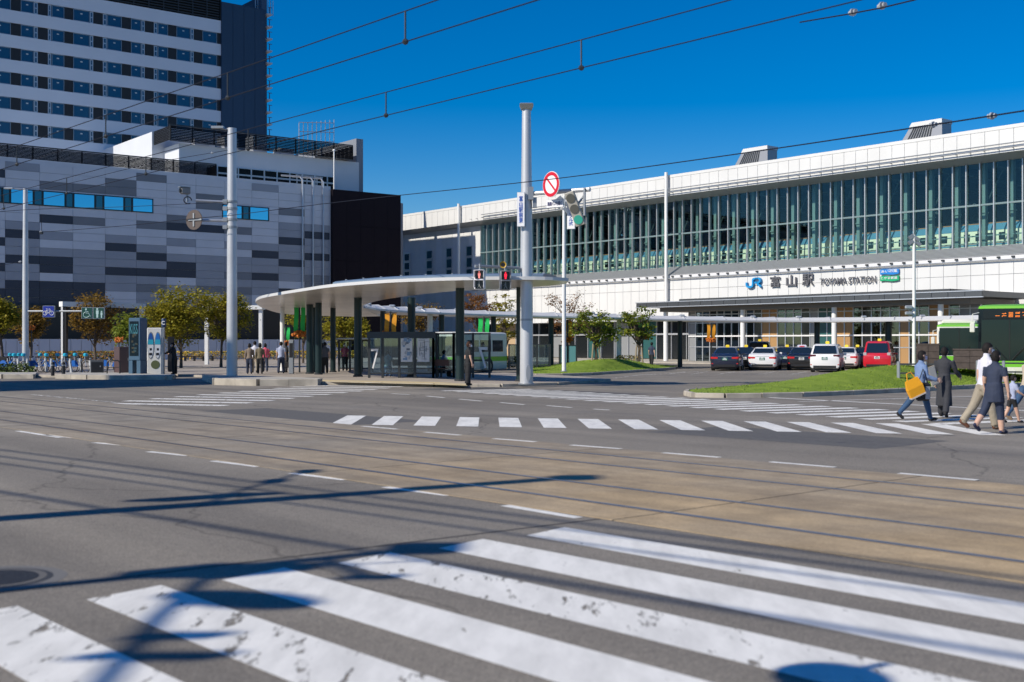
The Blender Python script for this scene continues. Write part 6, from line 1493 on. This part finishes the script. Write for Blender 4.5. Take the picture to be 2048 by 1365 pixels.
    t = thing('person', label, 'person', (loc[0],loc[1],loc[2]), yaw, group); t.scale = (Ht,Ht,Ht); dz = P((0,0,-gz))
    bd = put(me2, 'body', t, dz)
    def child(mb, nm, mat, sm=True): q = mb.build(nm, mat, t, sm); q.location = dz; return q
    # hair: a cap over the skull, longer for a bob
    sty = o.get('style','short'); b = MB(); n, m_ = 18, 12; rx, ry, rz = hr[0]*1.10, hr[1]*1.10, hr[2]*1.09; grid = []
    for i in range(m_+1):
        th_ = pi*i/m_
        for k in range(n):
            ph_ = 2*pi*k/n; x, y, z = sin(th_)*cos(ph_), sin(th_)*sin(ph_), cos(th_); dn = 1.0
            if sty != 'short' and z < -.1 and y < .25: z = z*1.25; x *= 1.12; y *= 1.0
            jt = 1+.05*sin(9*ph_+5*th_)*sin(7*th_+i)+rng.uniform(-.02,.03); grid.append(hc+P((rx*x*jt, ry*y*jt-.004, rz*z*jt)))
    fs = []
    for i in range(m_):
        for k in range(n):
            c = grid[i*n+k]-hc; y, z = c.y/ry, c.z/rz; low = -.15 if sty == 'short' else -1.1
            if (y > -.12 and z < .28) or (sty != 'short' and z < -.95) or (y > .5 and z < .62) or (y > -.05 and z < .0 and sty == 'short') or (z < low and sty == 'short' and y > -.4) or z < -1.3 or (sty == 'short' and z < -.62): continue
            fs.append((i*n+k, (i+1)*n+k, (i+1)*n+(k+1)%n, i*n+(k+1)%n))
    b.add(grid, fs); child(b, 'hair', o.get('hair', HAIR))
    b = MB()
    for s in (-1,1): b.sphere(hc+P((s*.018,.053,.004)), (.007,.004,.004), 6, 4)
    child(b, 'eyes', EYE)
    if o.get('mask', True):
        b = MB(); pts_, f2 = [], []; K = 8
        for i in range(5):
            for k in range(K+1):
                ph_ = radians(-78+156*k/K); pts_.append(hc+P((.046*sin(ph_), .018+.050*cos(ph_)+.006*cos(ph_*2), -.008-.048*i/4)))
        for i in range(4):
            for k in range(K): f2.append((i*(K+1)+k,(i+1)*(K+1)+k,(i+1)*(K+1)+k+1,i*(K+1)+k+1))
        b.add(pts_, f2); child(b, 'face_mask', o.get('maskmat', MASKW))
    else:
        b = MB(); b.sphere(hc+P((0,.052,-.036)), (.013,.005,.004), 8, 4); child(b, 'mouth', LIP)
    if hands:
        for w_, d2, s in wr:
            f = d2.normalized(); side = P((0,1,0)) if abs(f.y) < .8 else P((0,0,1)); side = (side-f*side.dot(f)).normalized(); nrm = f.cross(side); b = MB()
            b.loft([[w_+f*q+side*a*ww+nrm*c*.010 for a,c in ((-1,-1),(1,-1),(1,1),(-1,1))] for q, ww in ((-.012,.015),(.02,.021),(.050,.023))])
            for i, L_f in enumerate((.040,.046,.043,.033)):
                st0 = w_+f*.048+side*(.018-.012*i); mid = st0+f*L_f*.55-nrm*s*.006; b.tube([st0, mid, mid+f*L_f*.40-nrm*s*.014], [.0062,.0058,.0045], 6)
            st0 = w_+f*.014+side*.018; b.tube([st0, st0+side*.018+f*.016, st0+side*.022+f*.038], [.0075,.0068,.005], 6); child(b, 'hand', SKIN)
    return t
C_ = lambda n, c, r=.8: M('cloth_'+n, c, r, var=.12, scale=5, bump=.4, bscale=6)
NAVYC, DENIM, CHAR, KHAKI, BLKC = C_('navy',(.022,.032,.065)), C_('denim',(.03,.075,.16)), C_('charcoal',(.03,.032,.04)), C_('khaki',(.30,.26,.20)), C_('black',(.012,.012,.014))
SHIRTW, SKYB, BEIGE, GREYB, PINK, BROWNC = C_('shirt',(.62,.62,.70)), C_('sky',(.16,.24,.42)), C_('beige',(.50,.42,.32)), C_('greyblue',(.36,.40,.55)), C_('pink',(.60,.10,.16)), C_('taupe',(.22,.17,.13))
SHB, SHK, SHN, SHBR = C_('shoe',(.015,.015,.018)), C_('shoe_tan',(.30,.20,.12)), C_('shoe_navy',(.015,.02,.06)), C_('shoe_brown',(.13,.05,.025))
def at(u, Y, z=0): return (X_(u,Y),Y,z)
R_ = radians
person('person in loose black top and wide black trousers waiting at the kerb in a mask', at(936,45.2,.12), R_(-68), 1.66, dict(top=BLKC,bottom=BLKC,shoe=SHB,hair=HAIRB,legshape='wide',build=1.0,style='short',dress=(.43,.10)), dict(leg_l=4,leg_r=-3,arm_l=-8,arm_r=2,elbow_l=10,lean=2), .014)
person('person in pale blue jacket and jeans striding right with an orange bag', at(1838,26.4), R_(-82), 1.58, dict(top=SKYB,bottom=DENIM,shoe=SHB,style='bob',sleeve='long',legshape='slim',dress=(.40,.105),maskmat=M('mask_lilac',(.55,.48,.62),.7)), dict(leg_l=-27,knee_l=16,foot_l=-38,leg_r=20,knee_r=6,foot_r=6,arm_l=6,elbow_l=70,arm_r=10,elbow_r=62,lean=5), .014)
person('person in a long charcoal coat walking away with a hand held out', at(1888,27.6), R_(-35), 1.63, dict(top=CHAR,bottom=CHAR,shoe=SHB,style='short',sleeve='long',dress=(.16,.115),mask=False), dict(leg_l=12,leg_r=-14,knee_r=14,foot_r=-22,arm_r=18,elbow_r=45,arm_l=2,out_r=16,lean=3), .014)
person('person in white shirt and khaki trousers walking right with a long stride', at(1968,23.9), R_(-84), 1.74, dict(top=SHIRTW,bottom=KHAKI,shoe=SHBR,style='short',build=1.04), dict(leg_l=-22,knee_l=14,foot_l=-32,leg_r=15,knee_r=5,foot_r=6,arm_l=-6,arm_r=8,elbow_r=14,lean=5), .014)
person('person in navy tunic and navy leggings walking away to the right', at(1988,22.7), R_(-58), 1.58, dict(top=NAVYC,bottom=NAVYC,shoe=SHN,style='bob',legs='calf',legshape='slim',build=1.14,dress=(.375,.115),mask=False), dict(leg_l=-24,knee_l=18,foot_l=-36,leg_r=10,knee_r=6,arm_l=4,arm_r=-2,out_l=13,out_r=14,lean=4), .014)
person('child in grey blue shirt and dark shorts beside the adults', at(2024,25.8), R_(-80), 1.04, dict(top=GREYB,bottom=BLKC,shoe=SHB,style='short',legs='short',legshape='skin',mask=False), dict(leg_l=-14,knee_l=14,foot_l=-16,leg_r=16,arm_r=20,elbow_r=40), .013)
person('person in beige top and blue jeans at the right edge of the crossing', at(2054,26.3), R_(-80), 1.60, dict(top=BEIGE,bottom=DENIM,shoe=SHK,hair=HAIRB,style='bob',legshape='slim',mask=False), dict(leg_l=-30,knee_l=8,foot_l=-30,leg_r=22,arm_r=15,elbow_r=40,arm_l=10,elbow_l=30,lean=6), .015)
grp = 'people walking away on the left plaza'
for u, Y, h, tp_, bt, lb in ((499,61.5,1.60,BROWNC,NAVYC,'person in taupe top and dark trousers, leftmost of four walking away'),(509.5,64,1.72,SHIRTW,KHAKI,'person in white shirt and beige trousers among four walking away'),(520,61.5,1.62,C_('olive',(.16,.13,.08)),BLKC,'person in olive top among four walking away'),(530.5,66,1.60,PINK,NAVYC,'person in red pink top, rightmost of four walking away')):
    person(lb, at(u,Y,.12), R_(10), h, dict(top=tp_,bottom=bt,shoe=SHB,style='bob' if h < 1.7 else 'short',sleeve='long' if tp_ is not SHIRTW else 'short',mask=False), dict(leg_l=16,knee_l=6,leg_r=-14,knee_r=16,foot_r=-20,arm_l=-10,arm_r=12), .028, grp)
person('person in light shirt with a cap walking left of the white column', at(562,63,.12), R_(5), 1.70, dict(top=GREYB,bottom=NAVYC,shoe=SHB,mask=False), dict(leg_l=-12,knee_l=10,leg_r=15,arm_l=8), .028)
person('person in black carrying a bag right of the white column', at(571.5,65,.12), R_(-20), 1.68, dict(top=BLKC,bottom=BLKC,shoe=SHB,mask=False,sleeve='long'), dict(leg_l=10,leg_r=-10,arm_r=20), .028)
person('person in dark clothes partly hidden behind the green column', at(650,63.5,.12), R_(15), 1.66, dict(top=C_('grey',(.10,.10,.11)),bottom=BLKC,shoe=SHB,mask=False), dict(leg_l=6,leg_r=-5), .028)
person('distant person in pink top standing in the far shelter', at(690,69,.12), R_(175), 1.62, dict(top=PINK,bottom=BLKC,shoe=SHB,mask=True), dict(), .03)
person('person in dark jacket walking beside the right mound tree', at(1303,79,.12), R_(-30), 1.68, dict(top=NAVYC,bottom=BLKC,shoe=SHB,style='short',mask=False), dict(leg_l=12,leg_r=-10,knee_r=12,arm_l=8,arm_r=-6), .03)
person('person in black bending at the slim terminal beside the kiosk', at(349,61.5,.12), R_(70), 1.64, dict(top=BLKC,bottom=BLKC,shoe=SHB,sleeve='long'), dict(lean=8,arm_l=40,arm_r=45,elbow_l=40,elbow_r=35), .028)
sit = dict(leg_l=84,leg_r=84,knee_l=86,knee_r=86,lean=10,arm_l=35,arm_r=35,elbow_l=50,elbow_r=50,seat=1)
person('seated person in pale green top behind the number seven pane', at(775,56.6,.12), R_(0), 1.62, dict(top=C_('mint',(.30,.42,.42)),bottom=DENIM,shoe=SHB,mask=False), sit, .028)
person('seated person in lilac shirt on the bench right of the posters', at(884,56.4,.12), R_(-60), 1.62, dict(top=C_('lilac',(.40,.42,.62)),bottom=BLKC,shoe=SHB,mask=False), sit, .028)

# bags carried by the walkers
bgt = thing('shopping_bag', 'bright orange tote bag hanging from the arm of the person in pale blue', 'bag', (X_(1829,26.0),26.0,Z_(775,26.0)), 0)
bgt.rotation_euler = (0, R_(-24), R_(8))
b = MB(); b.loft([[(-.18,-.05,-.19),(.17,-.05,-.19),(.17,.05,-.19),(-.18,.05,-.19)],[(-.185,-.06,0),(.18,-.06,0),(.18,.06,0),(-.185,.06,0)],[(-.15,-.02,.19),(.15,-.02,.19),(.15,.02,.19),(-.15,.02,.19)]]); b.build('bag_body', M('bag_orange', (.80,.36,.01), .6), bgt)
MB().bx(-.185,.175,-.056,.056,-.215,-.185).build('pale_base', M('bag_pale', (.55,.50,.45), .6), bgt); MB().tube([(-.10,0,.18),(-.05,0,.34),(.05,0,.34),(.10,0,.18)],.012,5).build('handle', M('bag_orange', (.80,.36,.01)), bgt)
bg2 = thing('shoulder_bag', 'dark bag with a pale print tucked behind the orange tote', 'bag', (X_(1846,26.15),26.15,Z_(784,26.15)), R_(15)); MB().cbox((0,0,0),(.34,.12,.40),.04).build('bag_body', BLKC, bg2); MB().bx(.02,.13,-.068,-.058,-.16,.12).build('print', M('print_pale', (.35,.36,.40), .6), bg2); MB().tube([(-.12,0,.19),(0,0,.5),(.12,0,.19)],.012,5).build('strap', BLKC, bg2)
bg3 = thing('paper_folder', 'beige folded paper held by the person in the charcoal coat', 'paper', (X_(1866,27.3),27.3,Z_(752,27.3)), R_(20)); bg3.rotation_euler = (0, R_(-18), R_(20)); MB().bx(-.10,.10,-.015,.015,-.22,.22).build('cover', M('paper_beige', (.42,.38,.32), .7), bg3); MB().bx(-.085,.085,-.018,-.015,-.20,.20).build('page', M('paper_pale', (.55,.52,.46), .7), bg3)
bg4 = thing('hand_bag', 'black hand bag beside the person in black near the white column', 'bag', (X_(575,64.6),64.6,.55)); MB().cbox((0,0,0),(.30,.14,.30),.03).build('bag_body', BLKC, bg4); MB().tube([(-.1,0,.14),(0,0,.34),(.1,0,.14)],.012,5).build('strap', BLKC, bg4)
